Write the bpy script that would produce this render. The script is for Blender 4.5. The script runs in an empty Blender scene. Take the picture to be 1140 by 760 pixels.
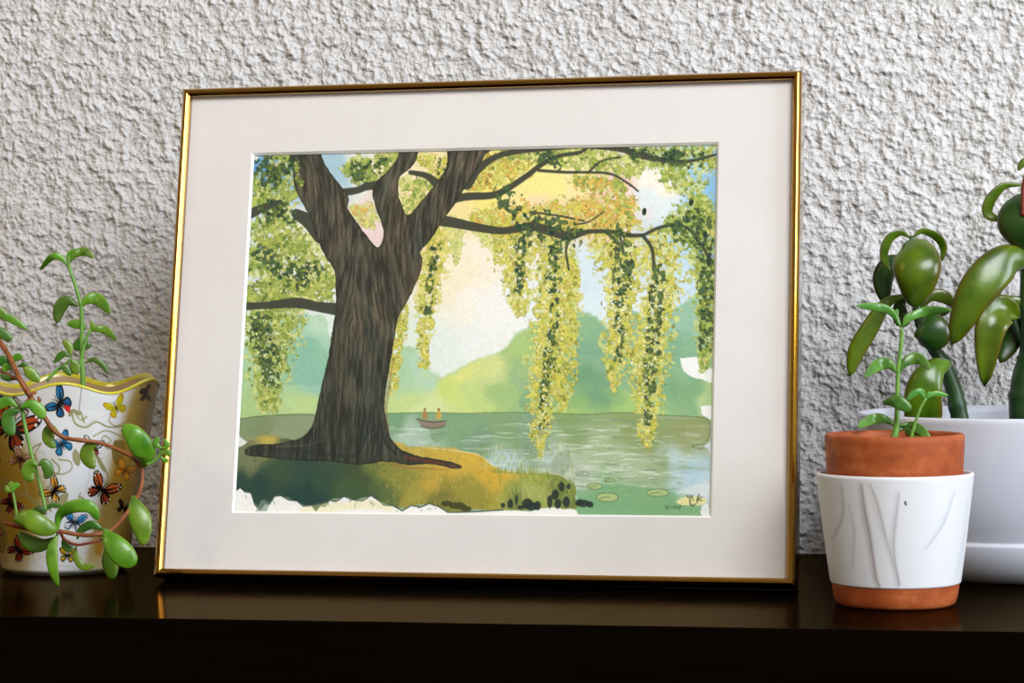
import bpy, math, random
import numpy as np
from mathutils import Vector, Matrix

C = bpy.context.scene.collection
random.seed(7)
Z0 = 0.90                     # height of the console top above the floor
TH = 0.18377                  # heading of the camera against the wall normal
RW = Matrix.Rotation(TH, 3, 'Z')

# ------------------------------------------------------------------ camera
FPX, CAMH, PITCH, ROLL = 2677.98, 0.15277, 0.01466, -0.00889
c_, s_ = math.cos(PITCH), math.sin(PITCH)
cr, sr = math.cos(ROLL), math.sin(ROLL)
FWD = Vector((0, c_, -s_)); UP = Vector((0, s_, c_)); RT = Vector((1, 0, 0))
RGT = cr * RT + sr * UP
UPP = -sr * RT + cr * UP
FWD, RGT, UPP = RW @ FWD, RW @ RGT, RW @ UPP
CAM = Vector((0, 0, Z0 + CAMH))
cam_d = bpy.data.cameras.new('camera'); cam = bpy.data.objects.new('camera', cam_d); C.objects.link(cam)
m = Matrix.Identity(4)
for i in range(3):
    m[i][0], m[i][1], m[i][2], m[i][3] = RGT[i], UPP[i], -FWD[i], CAM[i]
cam.matrix_world = m
cam_d.sensor_width = 36; cam_d.lens = 36 * FPX / 1140; cam_d.clip_start = 0.05; cam_d.clip_end = 50
bpy.context.scene.camera = cam

def ray(x, y):
    return FWD + RGT * ((x - 570) / FPX) - UPP * ((y - 380) / FPX)
def at(x, y, D):
    "point of the room seen at photo position x, y, at distance D"
    return CAM + ray(x, y) * D
def ground(x, y, z=Z0):
    r = ray(x, y)
    return CAM + r * ((z - CAM.z) / r.z)
def depth(p):
    return (p - CAM).dot(FWD)

# ------------------------------------------------------------------ helpers
def srgb(r, g=None, b=None):
    if g is None: r, g, b = r
    f = lambda v: (v / 255 / 12.92) if v / 255 <= 0.04045 else ((v / 255 + 0.055) / 1.055) ** 2.4
    return (f(r), f(g), f(b), 1)

def link(name, me, mat=None, parent=None, smooth=True):
    o = bpy.data.objects.new(name, me); C.objects.link(o)
    if mat is not None: me.materials.append(mat)
    if parent is not None: o.parent = parent
    if smooth and len(me.polygons):
        me.polygons.foreach_set('use_smooth', [True] * len(me.polygons))
    return o
def mesh(name, V, F, mat=None, parent=None, smooth=True):
    me = bpy.data.meshes.new(name); me.from_pydata([tuple(v) for v in V], [], F); me.update()
    return link(name, me, mat, parent, smooth)
def empty(name, loc=(0, 0, 0)):
    o = bpy.data.objects.new(name, None); C.objects.link(o); o.location = loc; o.empty_display_size = 0.02
    return o
def tag(o, label, cat=None, group=None):
    o['label'] = label
    if cat: o['category'] = cat
    if group: o['group'] = group
    return o
def box(V, F, x0, x1, y0, y1, z0, z1):
    n = len(V)
    V += [(x, y, z) for z in (z0, z1) for y in (y0, y1) for x in (x0, x1)]
    F += [tuple(n + i for i in f) for f in ((0, 2, 3, 1), (4, 5, 7, 6), (0, 1, 5, 4), (1, 3, 7, 5), (3, 2, 6, 7), (2, 0, 4, 6))]
def bevel(o, w, seg=3):
    b = o.modifiers.new('bevel', 'BEVEL'); b.width = w; b.segments = seg; b.limit_method = 'ANGLE'
    return o
def lathe(name, prof, mat, parent=None, n=96, fn=None):
    "prof: (r, z) list; fn(theta, r, z) -> (r, z) shapes it"
    V, F = [], []
    for (r, z) in prof:
        for k in range(n):
            t = 2 * math.pi * k / n
            rr, zz = fn(t, r, z) if fn else (r, z)
            V.append((rr * math.cos(t), rr * math.sin(t), zz))
    for i in range(len(prof) - 1):
        for k in range(n):
            a, b = i * n + k, i * n + (k + 1) % n
            F.append((a, b, b + n, a + n))
    if prof[0][0] < .001: F.append(tuple(range(n - 1, -1, -1)))
    return mesh(name, V, F, mat, parent)

def crom(P, n):
    "Catmull-Rom through P sampled n points per span"
    P = [Vector(p) for p in P]
    if len(P) == 2: return [P[0].lerp(P[1], i / n) for i in range(n + 1)]
    Q = [P[0] * 2 - P[1]] + P + [P[-1] * 2 - P[-2]]
    out = []
    for i in range(1, len(Q) - 2):
        a, b, c, d = Q[i - 1:i + 3]
        for k in range(n):
            t = k / n
            out.append(0.5 * ((2 * b) + (c - a) * t + (2 * a - 5 * b + 4 * c - d) * t * t + (3 * b - a - 3 * c + d) * t ** 3))
    out.append(P[-1]); return out

def tube(name, P, radii, mat, parent, n=6, seg=10, nodes=()):
    S = crom(P, n); L = len(S)
    V, F = [], []
    ref = Vector((0.13, 0.9, 0.31))
    for i, p in enumerate(S):
        t = (S[min(i + 1, L - 1)] - S[max(i - 1, 0)]).normalized()
        a = t.cross(ref).normalized(); b = t.cross(a)
        u = i / (L - 1) * (len(radii) - 1); j = min(int(u), len(radii) - 2)
        r = radii[j] + (radii[j + 1] - radii[j]) * (u - j)
        for q in nodes: r *= 1 + 0.16 * math.exp(-((i / (L - 1) - q) / 0.012) ** 2)
        for k in range(seg):
            an = 2 * math.pi * k / seg
            V.append(p + a * r * math.cos(an) + b * r * math.sin(an))
    for i in range(L - 1):
        for k in range(seg):
            q, w = i * seg + k, i * seg + (k + 1) % seg
            F.append((q, w, w + seg, q + seg))
    F.append(tuple(range(seg - 1, -1, -1))); F.append(tuple((L - 1) * seg + k for k in range(seg)))
    return mesh(name, V, F, mat, parent)

def parent_origin(o):
    while o.parent is not None: o = o.parent
    return o.location.copy()

def leaf(P, W, mat, parent, thick=0.34, roll=0.0, pk=0.6, tip=0.06, base=0.16, cup=0.0, n=7, name='leaf', sharp=0.62):
    """fleshy leaf along the world points P; W = greatest width (m); roll turns the blade about its own line
    (0 = face towards the room's front); pk = where the greatest width sits; cup = how deep the upper face is hollow"""
    S = crom(P, max(4, n * 3 // max(1, len(P) - 1))); L = len(S); seg = 16
    V, F, E = [], [], []
    view = (CAM - parent_origin(parent) - S[L // 2]).normalized()
    for i, p in enumerate(S):
        u = i / (L - 1)
        t = (S[min(i + 1, L - 1)] - S[max(i - 1, 0)]).normalized()
        side = t.cross(view).normalized(); nor = side.cross(t).normalized()
        ca, sa = math.cos(roll), math.sin(roll)
        side, nor = side * ca + nor * sa, nor * ca - side * sa
        if u < pk: w = base + (1 - base) * math.sin(math.pi / 2 * (u / pk)) ** 1.1
        else: w = tip + (1 - tip) * math.cos(math.pi / 2 * ((u - pk) / (1 - pk))) ** sharp
        if u > .985: w *= .55
        w *= W / 2
        th = min(w, W / 2 * thick * (1 - .35 * u)) if u > 0.15 else min(w, W / 2 * thick * 1.0)
        for k in range(seg):
            an = 2 * math.pi * k / seg
            cx, cy = math.cos(an), math.sin(an)
            yy = th * cy * (1 if cy < 0 else 1 - cup * 1.4 * (1 - abs(cx)))
            V.append(p + side * (w * cx) + nor * (yy + cup * w * .45 * cx * cx))
            E.append(abs(cx) ** 6 * (0.35 + .65 * u))
    V += [S[0], S[-1]]; E += [0.2, 1.0]
    for i in range(L - 1):
        for k in range(seg):
            q, r = i * seg + k, i * seg + (k + 1) % seg
            F.append((q, r, r + seg, q + seg))
    a, b = len(V) - 2, len(V) - 1
    for k in range(seg):
        F.append((a, (k + 1) % seg, k)); F.append((b, (L - 1) * seg + k, (L - 1) * seg + (k + 1) % seg))
    o = mesh(name, V, F, mat, parent)
    at_ = o.data.attributes.new('margin', 'FLOAT', 'POINT'); at_.data.foreach_set('value', E)
    return o

# ------------------------------------------------------------------ material helpers
def new_mat(name):
    m = bpy.data.materials.new(name); m.use_nodes = True
    nt = m.node_tree; bs = nt.nodes['Principled BSDF']
    return m, nt, bs
def N(nt, t, **kw):
    n = nt.nodes.new(t)
    for k, v in kw.items():
        if k in n.inputs: n.inputs[k].default_value = v
        else: setattr(n, k, v)
    return n
def ramp(nt, fac, stops):
    r = nt.nodes.new('ShaderNodeValToRGB'); e = r.color_ramp.elements
    while len(e) < len(stops): e.new(0.5)
    for q, (p, c) in zip(e, stops): q.position = p; q.color = c
    nt.links.new(fac, r.inputs[0]); return r.outputs[0]
def coords(nt, scale=(1, 1, 1), kind='Object'):
    tc = nt.nodes.new('ShaderNodeTexCoord'); mp = nt.nodes.new('ShaderNodeMapping'); mp.inputs['Scale'].default_value = scale
    nt.links.new(tc.outputs[kind], mp.inputs[0]); return mp.outputs[0]
def noise(nt, vec, scale, detail=4, rough=0.5, dist=0):
    n = nt.nodes.new('ShaderNodeTexNoise'); n.inputs['Scale'].default_value = scale; n.inputs['Detail'].default_value = detail
    n.inputs['Roughness'].default_value = rough; n.inputs['Distortion'].default_value = dist
    nt.links.new(vec, n.inputs['Vector']); return n.outputs[0]
def math_(nt, op, a, b=None, clamp=False):
    n = nt.nodes.new('ShaderNodeMath'); n.operation = op; n.use_clamp = clamp
    for i, v in enumerate((a, b)):
        if v is None: continue
        if isinstance(v, (int, float)): n.inputs[i].default_value = v
        else: nt.links.new(v, n.inputs[i])
    return n.outputs[0]
def mixc(nt, fac, a, b):
    n = nt.nodes.new('ShaderNodeMix'); n.data_type = 'RGBA'
    for i, v in ((0, fac), (6, a), (7, b)):
        if isinstance(v, (int, float, tuple)): n.inputs[i].default_value = v
        else: nt.links.new(v, n.inputs[i])
    return n.outputs[2]
def bump(nt, bs, h, dist, strength=1.0):
    b = nt.nodes.new('ShaderNodeBump'); b.inputs['Distance'].default_value = dist; b.inputs['Strength'].default_value = strength
    nt.links.new(h, b.inputs['Height']); nt.links.new(b.outputs[0], bs.inputs['Normal'])
def setp(bs, **kw):
    names = dict(rough='Roughness', metal='Metallic', spec='Specular IOR Level', coat='Coat Weight', coatr='Coat Roughness', sss='Subsurface Weight')
    for k, v in kw.items():
        if k == 'col': bs.inputs['Base Color'].default_value = v
        else: bs.inputs[names[k]].default_value = v

def m_wall():
    m, nt, bs = new_mat('rough_plaster'); v = coords(nt)
    n1 = noise(nt, v, 175, 1, .4); n2 = noise(nt, v, 380, 2, .5); n3 = noise(nt, v, 45, 2, .5)
    h1 = math_(nt, 'SMOOTH_MAX', n1, 0.40); 
    h = math_(nt, 'ADD', math_(nt, 'MULTIPLY', h1, 1.0), math_(nt, 'MULTIPLY', n2, 0.30))
    h = math_(nt, 'ADD', h, math_(nt, 'MULTIPLY', n3, .8))
    bump(nt, bs, h, 0.0078, 1.0)
    col = ramp(nt, n1, [(0.3, srgb(208, 206, 204)), (0.6, srgb(221, 220, 220))])
    nt.links.new(col, bs.inputs['Base Color']); setp(bs, rough=.75, spec=.35)
    return m
def m_wood():
    m, nt, bs = new_mat('dark_stained_wood'); v = coords(nt, (1, 14, 14))
    g = noise(nt, v, 9, 6, .6, .4)
    nt.links.new(ramp(nt, g, [(0.3, srgb(4, 2, 1)), (0.7, srgb(8, 5, 2))]), bs.inputs['Base Color'])
    bump(nt, bs, g, .0003, .2); setp(bs, spec=0, rough=.8)
    gl = nt.nodes.new('ShaderNodeBsdfGlossy'); gl.inputs['Color'].default_value = (1, .70, .34, 1); gl.inputs['Roughness'].default_value = .13
    mx = nt.nodes.new('ShaderNodeMixShader'); fr = nt.nodes.new('ShaderNodeFresnel'); fr.inputs[0].default_value = 1.35; nt.links.new(math_(nt, 'MULTIPLY', fr.outputs[0], .19), mx.inputs[0])
    nt.links.new(bs.outputs[0], mx.inputs[1]); nt.links.new(gl.outputs[0], mx.inputs[2]); nt.links.new(mx.outputs[0], nt.nodes['Material Output'].inputs[0])
    return m
def m_plain(name, col, rough=.5, nscale=60, var=.06, **kw):
    m, nt, bs = new_mat(name); v = coords(nt)
    g = noise(nt, v, nscale, 3)
    a = tuple(c * (1 - var) for c in col[:3]) + (1,); b = tuple(min(1, c * (1 + var)) for c in col[:3]) + (1,)
    nt.links.new(ramp(nt, g, [(0.35, a), (0.65, b)]), bs.inputs['Base Color'])
    setp(bs, rough=rough, **kw); return m
def m_leaf(name, dark, light, margin, rough=.3, msoft=.8, sss=.08):
    m, nt, bs = new_mat(name); v = coords(nt)
    g = noise(nt, v, 70, 3, .5)
    col = ramp(nt, g, [(0.3, dark), (0.7, light)])
    oi = nt.nodes.new('ShaderNodeObjectInfo')
    hs = nt.nodes.new('ShaderNodeHueSaturation'); nt.links.new(col, hs.inputs['Color'])
    nt.links.new(math_(nt, 'ADD', math_(nt, 'MULTIPLY', oi.outputs['Random'], .05), .475), hs.inputs['Hue'])
    nt.links.new(math_(nt, 'ADD', math_(nt, 'MULTIPLY', oi.outputs['Random'], .3), .85), hs.inputs['Value'])
    at_ = nt.nodes.new('ShaderNodeAttribute'); at_.attribute_name = 'margin'
    f = math_(nt, 'MULTIPLY', at_.outputs['Fac'], msoft)
    nt.links.new(mixc(nt, f, hs.outputs[0], margin), bs.inputs['Base Color'])
    f2 = noise(nt, v, 900, 2)
    bump(nt, bs, f2, .0002, .25)
    setp(bs, rough=rough, spec=.55, sss=sss); bs.inputs['Subsurface Radius'].default_value = (.3, .6, .1); bs.inputs['Subsurface Scale'].default_value = .004
    return m
def m_attr(name, rough, **kw):
    m, nt, bs = new_mat(name)
    a = nt.nodes.new('ShaderNodeAttribute'); a.attribute_name = 'paint'
    nt.links.new(a.outputs['Color'], bs.inputs['Base Color']); setp(bs, rough=rough, **kw)
    return m, nt, bs

# ------------------------------------------------------------------ brush and paper: colours brushed on a fine grid
rng = np.random.default_rng(11)
def vnoise(h, w, sy, sx, oct=3, seed=0):
    r = np.random.default_rng(seed); out = np.zeros((h, w)); amp = 1; tot = 0
    for o in range(oct):
        gy, gx = max(2, int(h / sy * 2 ** o) + 2), max(2, int(w / sx * 2 ** o) + 2)
        g = r.random((gy, gx))
        y = np.linspace(0, gy - 1.001, h); x = np.linspace(0, gx - 1.001, w)
        yi = y.astype(int); xi = x.astype(int); fy = (y - yi)[:, None]; fx = (x - xi)[None]
        fy = fy * fy * (3 - 2 * fy); fx = fx * fx * (3 - 2 * fx)
        a = g[yi][:, xi]; b = g[yi][:, xi + 1]; c = g[yi + 1][:, xi]; d = g[yi + 1][:, xi + 1]
        out += amp * (a * (1 - fy) * (1 - fx) + b * (1 - fy) * fx + c * fy * (1 - fx) + d * fy * fx); tot += amp; amp *= .5
    return out / tot
class Sheet:
    def __init__(s, w, h, T, col):
        s.w, s.h, s.T = w, h, T
        s.a = np.zeros((h, w, 3)) + np.array(col, float)
        s.k = 1.0
        s.nz = vnoise(h, w, 9, 9, 3, 5) - .5; s.nz2 = vnoise(h, w, 40, 40, 3, 6) - .5
    def win(s, x0, x1, y0, y1):
        x0 = max(0, int(x0)); y0 = max(0, int(y0)); x1 = min(s.w, int(x1) + 2); y1 = min(s.h, int(y1) + 2)
        if x1 <= x0 or y1 <= y0: return None
        return x0, x1, y0, y1
    def put(s, wn, al, col):
        x0, x1, y0, y1 = wn
        s.a[y0:y1, x0:x1] += (np.asarray(col, float) - s.a[y0:y1, x0:x1]) * np.clip(al, 0, 1)[..., None]
    def sdf(s, P, wn):
        x0, x1, y0, y1 = wn
        X, Y = np.meshgrid(np.arange(x0, x1) + .5, np.arange(y0, y1) + .5)
        d = np.full(X.shape, 1e9); ins = np.zeros(X.shape, bool)
        n = len(P)
        for i in range(n):
            ax, ay = P[i]; bx, by = P[(i + 1) % n]
            ex, ey = bx - ax, by - ay; L = ex * ex + ey * ey + 1e-9
            t = np.clip(((X - ax) * ex + (Y - ay) * ey) / L, 0, 1)
            d = np.minimum(d, (X - ax - t * ex) ** 2 + (Y - ay - t * ey) ** 2)
            if abs(ey) > 1e-9:
                c = ((ay > Y) != (by > Y)) & (X < ex * (Y - ay) / ey + ax); ins ^= c
        d = np.sqrt(d); return np.where(ins, -d, d)
    def poly(s, pts, col, al=1, soft=.7, rough=0, rim=0, smooth=True, raw=False):
        if smooth and len(pts) > 3:
            q = crom([(x, y, 0) for x, y in list(pts) + [pts[0]]], 3)[:-1]; pts = [(v.x, v.y) for v in q]
        P = np.array(pts, float) if raw else s.T(pts)
        m = soft * 2 + rough * 2 + 2
        wn = s.win(P[:, 0].min() - m, P[:, 0].max() + m, P[:, 1].min() - m, P[:, 1].max() + m)
        if wn is None: return None
        d = s.sdf(P, wn); x0, x1, y0, y1 = wn
        if rough: d = d + rough * 2 * s.nz[y0:y1, x0:x1]
        k = np.clip(.5 - d / (2 * soft), 0, 1); k = k * k * (3 - 2 * k)
        s.put(wn, k * al, col)
        if rim: s.put(wn, k * np.exp(-(d / 1.6) ** 2) * rim, np.array(col, float) * .55)
        return wn, k, d
    def line(s, pts, w, col, al=1, sm=True, soft=.6, raw=False):
        if sm and len(pts) > 2:
            pts = [(v.x, v.y) for v in crom([(x, y, 0) for x, y in pts], 5)]
        P = np.array(pts, float) if raw else s.T(pts)
        w = np.atleast_1d(np.array(w, float)) * s.k / 2
        W = np.interp(np.linspace(0, 1, len(P)), np.linspace(0, 1, len(w)), w) if len(w) > 1 else np.full(len(P), w[0])
        m = W.max() + 2 + soft * 2
        wn = s.win(P[:, 0].min() - m, P[:, 0].max() + m, P[:, 1].min() - m, P[:, 1].max() + m)
        if wn is None: return
        x0, x1, y0, y1 = wn
        X, Y = np.meshgrid(np.arange(x0, x1) + .5, np.arange(y0, y1) + .5); D_ = np.full(X.shape, 1e9)
        for i in range(len(P) - 1):
            e = P[i + 1] - P[i]; t = np.clip(((X - P[i, 0]) * e[0] + (Y - P[i, 1]) * e[1]) / (e @ e + 1e-9), 0, 1)
            D_ = np.minimum(D_, np.hypot(X - P[i, 0] - t * e[0], Y - P[i, 1] - t * e[1]) - (W[i] + (W[i + 1] - W[i]) * t))
        s.put(wn, np.clip(.5 - D_ / (2 * soft), 0, 1) * al, col)
    def dab(s, x, y, a, b, an, col, al=1, rim=.35, rag=.25):
        "one brushed leaf, centre in sheet cells"
        m = max(a, b) * 1.3 + 1
        wn = s.win(x - m, x + m, y - m, y + m)
        if wn is None: return
        x0, x1, y0, y1 = wn
        X, Y = np.meshgrid(np.arange(x0, x1) + .5 - x, np.arange(y0, y1) + .5 - y)
        ca, sa = math.cos(an), math.sin(an)
        U, V = (X * ca + Y * sa) / a, (-X * sa + Y * ca) / b
        r = np.sqrt(U * U + V * V) + rag * 2 * s.nz[y0:y1, x0:x1]
        w = .45 / min(a, b)
        k = np.clip(.5 + (1 - r) / (2 * w), 0, 1) * al
        col = np.asarray(col, float)
        cc = col[None, None] * (1 - rim * np.exp(-((r - .95) / .22) ** 2))[..., None]
        s.a[y0:y1, x0:x1] += (cc - s.a[y0:y1, x0:x1]) * k[..., None]
    def wash(s, pts, sig=45, mask=None, al=1):
        P = s.T([(p[0], p[1]) for p in pts]); c = np.array([p[2] for p in pts], float)
        Y, X = np.mgrid[0:s.h:4, 0:s.w:4]
        X = X + s.nz2[::4, ::4] * 70; Y = Y + s.nz2[::4, ::4] * 50
        ws = np.zeros(X.shape); acc = np.zeros(X.shape + (3,))
        for (px, py), cc in zip(P, c):
            g = 1 / (((X - px) ** 2 + (Y - py) ** 2) / sig ** 2 + .12) ** 2
            ws += g; acc += g[..., None] * cc
        q = acc / ws[..., None]
        q = np.repeat(np.repeat(q, 4, 0), 4, 1)[:s.h, :s.w]
        for ax in (0, 1):
            q = (np.roll(q, 2, ax) + q + np.roll(q, -2, ax) + np.roll(q, 1, ax) + np.roll(q, -1, ax)) / 5
        if mask is None: s.a[:] = q
        else:
            wn, k, d = mask; x0, x1, y0, y1 = wn
            s.a[y0:y1, x0:x1] += (q[y0:y1, x0:x1] - s.a[y0:y1, x0:x1]) * (k * al)[..., None]
    def linear(s):
        v = np.clip(s.a, 0, 255) / 255
        return np.where(v <= .04045, v / 12.92, ((v + .055) / 1.055) ** 2.4)
def grid_mesh(name, xyz, rgb, mat, parent, wrap=False):
    "xyz (h, w, 3) and rgb (h, w, 3) -> one mesh with the colour at every grid point"
    h, w = xyz.shape[:2]
    me = bpy.data.meshes.new(name)
    me.vertices.add(h * w); me.vertices.foreach_set('co', xyz.reshape(-1).astype(np.float32))
    idx = np.arange(h * w).reshape(h, w)
    if wrap: idx = np.concatenate([idx, idx[:, :1]], 1)
    q = np.stack([idx[:-1, :-1], idx[1:, :-1], idx[1:, 1:], idx[:-1, 1:]], -1).reshape(-1, 4)
    me.loops.add(q.size); me.loops.foreach_set('vertex_index', q.reshape(-1).astype(np.int32))
    me.polygons.add(len(q)); me.polygons.foreach_set('loop_start', (np.arange(len(q)) * 4).astype(np.int32))
    me.update(calc_edges=True)
    ca = me.color_attributes.new('paint', 'FLOAT_COLOR', 'POINT')
    ca.data.foreach_set('color', np.concatenate([rgb, np.ones((h, w, 1))], -1).reshape(-1).astype(np.float32))
    me.validate()
    return link(name, me, mat, parent)
# ================================================================== the setting
WALLY = (math.cos(TH) * 1.50366)                      # distance of the wall from the camera, measured square to it
FRONTY = math.cos(TH) * 1.15417
XL, XR = -1.6, 1.3
mw = m_wall(); mwood = m_wood()
V, F = [], []; box(V, F, XL - .6, XR + .6, WALLY, WALLY + .12, 0, 2.5)
wall = mesh('wall_back', V, F, mw, smooth=False); wall['kind'] = 'structure'
V, F = [], []; box(V, F, XL - .6, XR + .6, -1.5, WALLY + .12, -.1, 0)
fl = mesh('floor', V, F, m_plain('grey_brown_carpet', srgb(120, 105, 90), .95, 300), smooth=False); fl['kind'] = 'structure'

console = empty('console_table', ((XL + XR) / 2, (FRONTY + WALLY) / 2, 0))
tag(console, 'dark brown stained wooden console top against the textured wall, carrying the framed painting and pots', 'console')
cx, cy = console.location.x, console.location.y
def lbox(name, x0, x1, y0, y1, z0, z1, mat, bw=.0015):
    V, F = [], []; box(V, F, x0 - cx, x1 - cx, y0 - cy, y1 - cy, z0, z1)
    o = mesh(name, V, F, mat, console, smooth=False); bevel(o, bw); return o
lbox('tabletop', XL + .1, XR - .1, FRONTY, WALLY - .001, Z0 - .045, Z0, mwood, .0012)
lbox('front_panel', XL + .13, XR - .13, FRONTY + .012, FRONTY + .03, .08, Z0 - .045, mwood)
lbox('side_panel', XL + .13, XL + .15, FRONTY + .03, WALLY - .004, .08, Z0 - .045, mwood)
lbox('side_panel', XR - .15, XR - .13, FRONTY + .03, WALLY - .004, .08, Z0 - .045, mwood)
for x in (XL + .16, XR - .2):
    for y in (FRONTY + .04, WALLY - .06): lbox('leg', x, x + .04, y, y + .04, 0, .0801, mwood)

# ================================================================== the framed painting
FW, FH, FT = 0.356, 0.28133, 0.02
FYAW, LEAN = 0.21748, 0.19894
ya = FYAW
X_ = Vector((math.cos(ya), -math.sin(ya), 0)); bk = Vector((math.sin(ya), math.cos(ya), 0))
U_ = math.cos(LEAN) * Vector((0, 0, 1)) + math.sin(LEAN) * bk
N_ = -math.cos(LEAN) * bk + math.sin(LEAN) * Vector((0, 0, 1))
X_, U_, N_ = RW @ X_, RW @ U_, RW @ N_
O_ = RW @ Vector((-0.0222, 1.3201, 0)) + Vector((0, 0, Z0))
pf = empty('picture_frame')
m = Matrix.Identity(4)
for i in range(3): m[i][0], m[i][1], m[i][2], m[i][3] = X_[i], -N_[i], U_[i], O_[i]
pf.matrix_world = m
tag(pf, 'gold metal picture frame with wide off-white mat around a willow tree watercolor, leaning back', 'picture frame')
# gold rails: section swept along each side with mitred ends
mg, nt, bs = new_mat('polished_gold_metal'); g = noise(nt, coords(nt), 900, 2)
nt.links.new(ramp(nt, g, [(0.3, srgb(176, 126, 34)), (0.7, srgb(186, 138, 42))]), bs.inputs['Base Color'])
setp(bs, metal=1, rough=.13, coat=.8, coatr=.06)
SEC = [(0, 0), (0, -.0176), (.0004, -.0188), (.0013, -.0197), (.0021, -.0200), (.0028, -.0200), (.0035, -.0196),
       (.0042, -.0189), (.0047, -.0183), (.0047, -.0166), (.0047, -.0158), (.0030, -.0158), (.0030, 0)]
def rail(side):
    V, F = [], []
    for e in (0, 1):
        for a, y in SEC:
            x0_, x1_, z1_ = -FW / 2 - .0014, FW / 2 + .0002, FH + .0010
            if side == 'b': p = (x0_ + a if e == 0 else x1_ - a, y, a)
            if side == 't': p = (x1_ - a if e == 0 else x0_ + a, y, z1_ - a)
            if side == 'l': p = (x0_ + a, y, z1_ - a if e == 0 else a)
            if side == 'r': p = (x1_ - a, y, a if e == 0 else z1_ - a)
            V.append(p)
    n = len(SEC)
    for i in range(n): F.append((i, (i + 1) % n, (i + 1) % n + n, i + n))
    F.append(tuple(range(n - 1, -1, -1))); F.append(tuple(range(n, 2 * n)))
    o = mesh('rail', V, F, mg, pf, smooth=False)
    return o
for sd in 'btlr': bevel(rail(sd), .00025, 2)
# glass
gm = bpy.data.materials.new('clear_glass'); gm.use_nodes = True; nt = gm.node_tree; nt.nodes.clear()
out = nt.nodes.new('ShaderNodeOutputMaterial'); tr = nt.nodes.new('ShaderNodeBsdfTransparent'); gl = nt.nodes.new('ShaderNodeBsdfGlossy')
gl.inputs['Roughness'].default_value = .0; fr = nt.nodes.new('ShaderNodeFresnel'); fr.inputs[0].default_value = 1.45
mx = nt.nodes.new('ShaderNodeMixShader'); ge = nt.nodes.new('ShaderNodeNewGeometry'); nt.links.new(math_(nt, 'MULTIPLY', fr.outputs[0], math_(nt, 'SUBTRACT', 1.0, ge.outputs['Backfacing'])), mx.inputs[0]); nt.links.new(tr.outputs[0], mx.inputs[1]); nt.links.new(gl.outputs[0], mx.inputs[2])
nt.links.new(mx.outputs[0], out.inputs[0])
V, F = [], []; box(V, F, -FW / 2 + .0032, FW / 2 - .0032, -.0157, -.0147, .0032, FH - .0032)
gls = mesh('glass', V, F, gm, pf, smooth=False)
# mat with a bevelled window
mm, nt, bs = new_mat('off_white_mat_board'); v = coords(nt)
g = noise(nt, v, 700, 3, .6); nt.links.new(ramp(nt, noise(nt, v, 30, 3), [(0.3, srgb(229, 224, 221)), (0.7, srgb(233, 229, 226))]), bs.inputs['Base Color'])
bump(nt, bs, g, .0003, .3); setp(bs, rough=.9, spec=.2)
mcore = m_plain('white_bevel_core', srgb(250, 249, 246), .8, 200, .01)
L_, R_, T_, B_ = .0410 - FW / 2, .31076 - FW / 2, .24414, .03658
yf, yb, bv = -.0145, -.0129, .0013
ox, oz = FW / 2 - .0032, FH - .0032
V = [(-ox, yf, .0032), (ox, yf, .0032), (ox, yf, oz), (-ox, yf, oz), (L_, yf, B_), (R_, yf, B_), (R_, yf, T_), (L_, yf, T_),
     (-ox, yb, .0032), (ox, yb, .0032), (ox, yb, oz), (-ox, yb, oz), (L_ + bv, yb, B_ + bv), (R_ - bv, yb, B_ + bv), (R_ - bv, yb, T_ - bv), (L_ + bv, yb, T_ - bv)]
F = []
for i in range(4):
    j = (i + 1) % 4
    F += [(i, j, j + 4, i + 4), (i + 8, i + 12, j + 12, j + 8), (i, i + 8, j + 8, j)]
mat_board = mesh('mat_board', V, F, mm, pf, smooth=False)
V2 = [V[4 + i] for i in range(4)] + [V[12 + i] for i in range(4)]
V2 = [(x, y - .00003, z) for x, y, z in V2]
mesh('mat_bevel', V2, [(i, (i + 1) % 4, (i + 1) % 4 + 4, i + 4) for i in range(4)], mcore, mat_board, smooth=False)['label'] = 'white bevelled inner edge of the mat'
V, F = [], []; box(V, F, -ox, ox, -.0120, -.009, .0032, oz)
mesh('backing_board', V, F, m_plain('brown_board', srgb(120, 90, 60), .9), pf, smooth=False)
V, F = [], []                                        # the strut that holds it up behind
zt = .205
loc0 = pf.matrix_world.inverted()
foot = loc0 @ (O_ + RW @ (bk * .115)) 
V = [(-.02, -.009, zt), (.02, -.009, zt), (.02, -.006, zt), (-.02, -.006, zt), (-.03, foot.y, foot.z + .0004), (.03, foot.y, foot.z + .0004), (.03, foot.y + .003, foot.z + .001), (-.03, foot.y + .003, foot.z + .001)]
F = [(3, 2, 1, 0), (4, 5, 6, 7), (0, 1, 5, 4), (1, 2, 6, 5), (2, 3, 7, 6), (3, 0, 4, 7)]
mesh('easel_strut', V, F, m_plain('black_card', srgb(25, 24, 22), .8), pf, smooth=False)

# ------------------------------------------------------------------ the watercolour itself
PW, PH = 712, 560
px0, px1, pz0, pz1 = L_ + .0006, R_ - .0006, B_ + .0006, T_ - .0006
Mi = np.array(pf.matrix_world.inverted()); Rn, Un, Fn = (np.array(q) for q in (RGT, UPP, FWD)); Cn = np.array(CAM)
def to_paper(pts):
    P = np.array([(p[0], p[1]) for p in pts], float)
    d = Fn + ((P[:, :1] - 570) / FPX) * Rn - ((P[:, 1:2] - 380) / FPX) * Un
    o = Mi[:3, :3] @ Cn + Mi[:3, 3]; dl = d @ Mi[:3, :3].T
    t = (-.0124 - o[1]) / dl[:, 1]; h = o + dl * t[:, None]
    return np.stack([(h[:, 0] - px0) / (px1 - px0) * PW, (pz1 - h[:, 2]) / (pz1 - pz0) * PH], 1)
S = Sheet(PW, PH, to_paper, (246, 246, 242)); S.k = PW / 520
R = np.random.default_rng(3)
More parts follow.
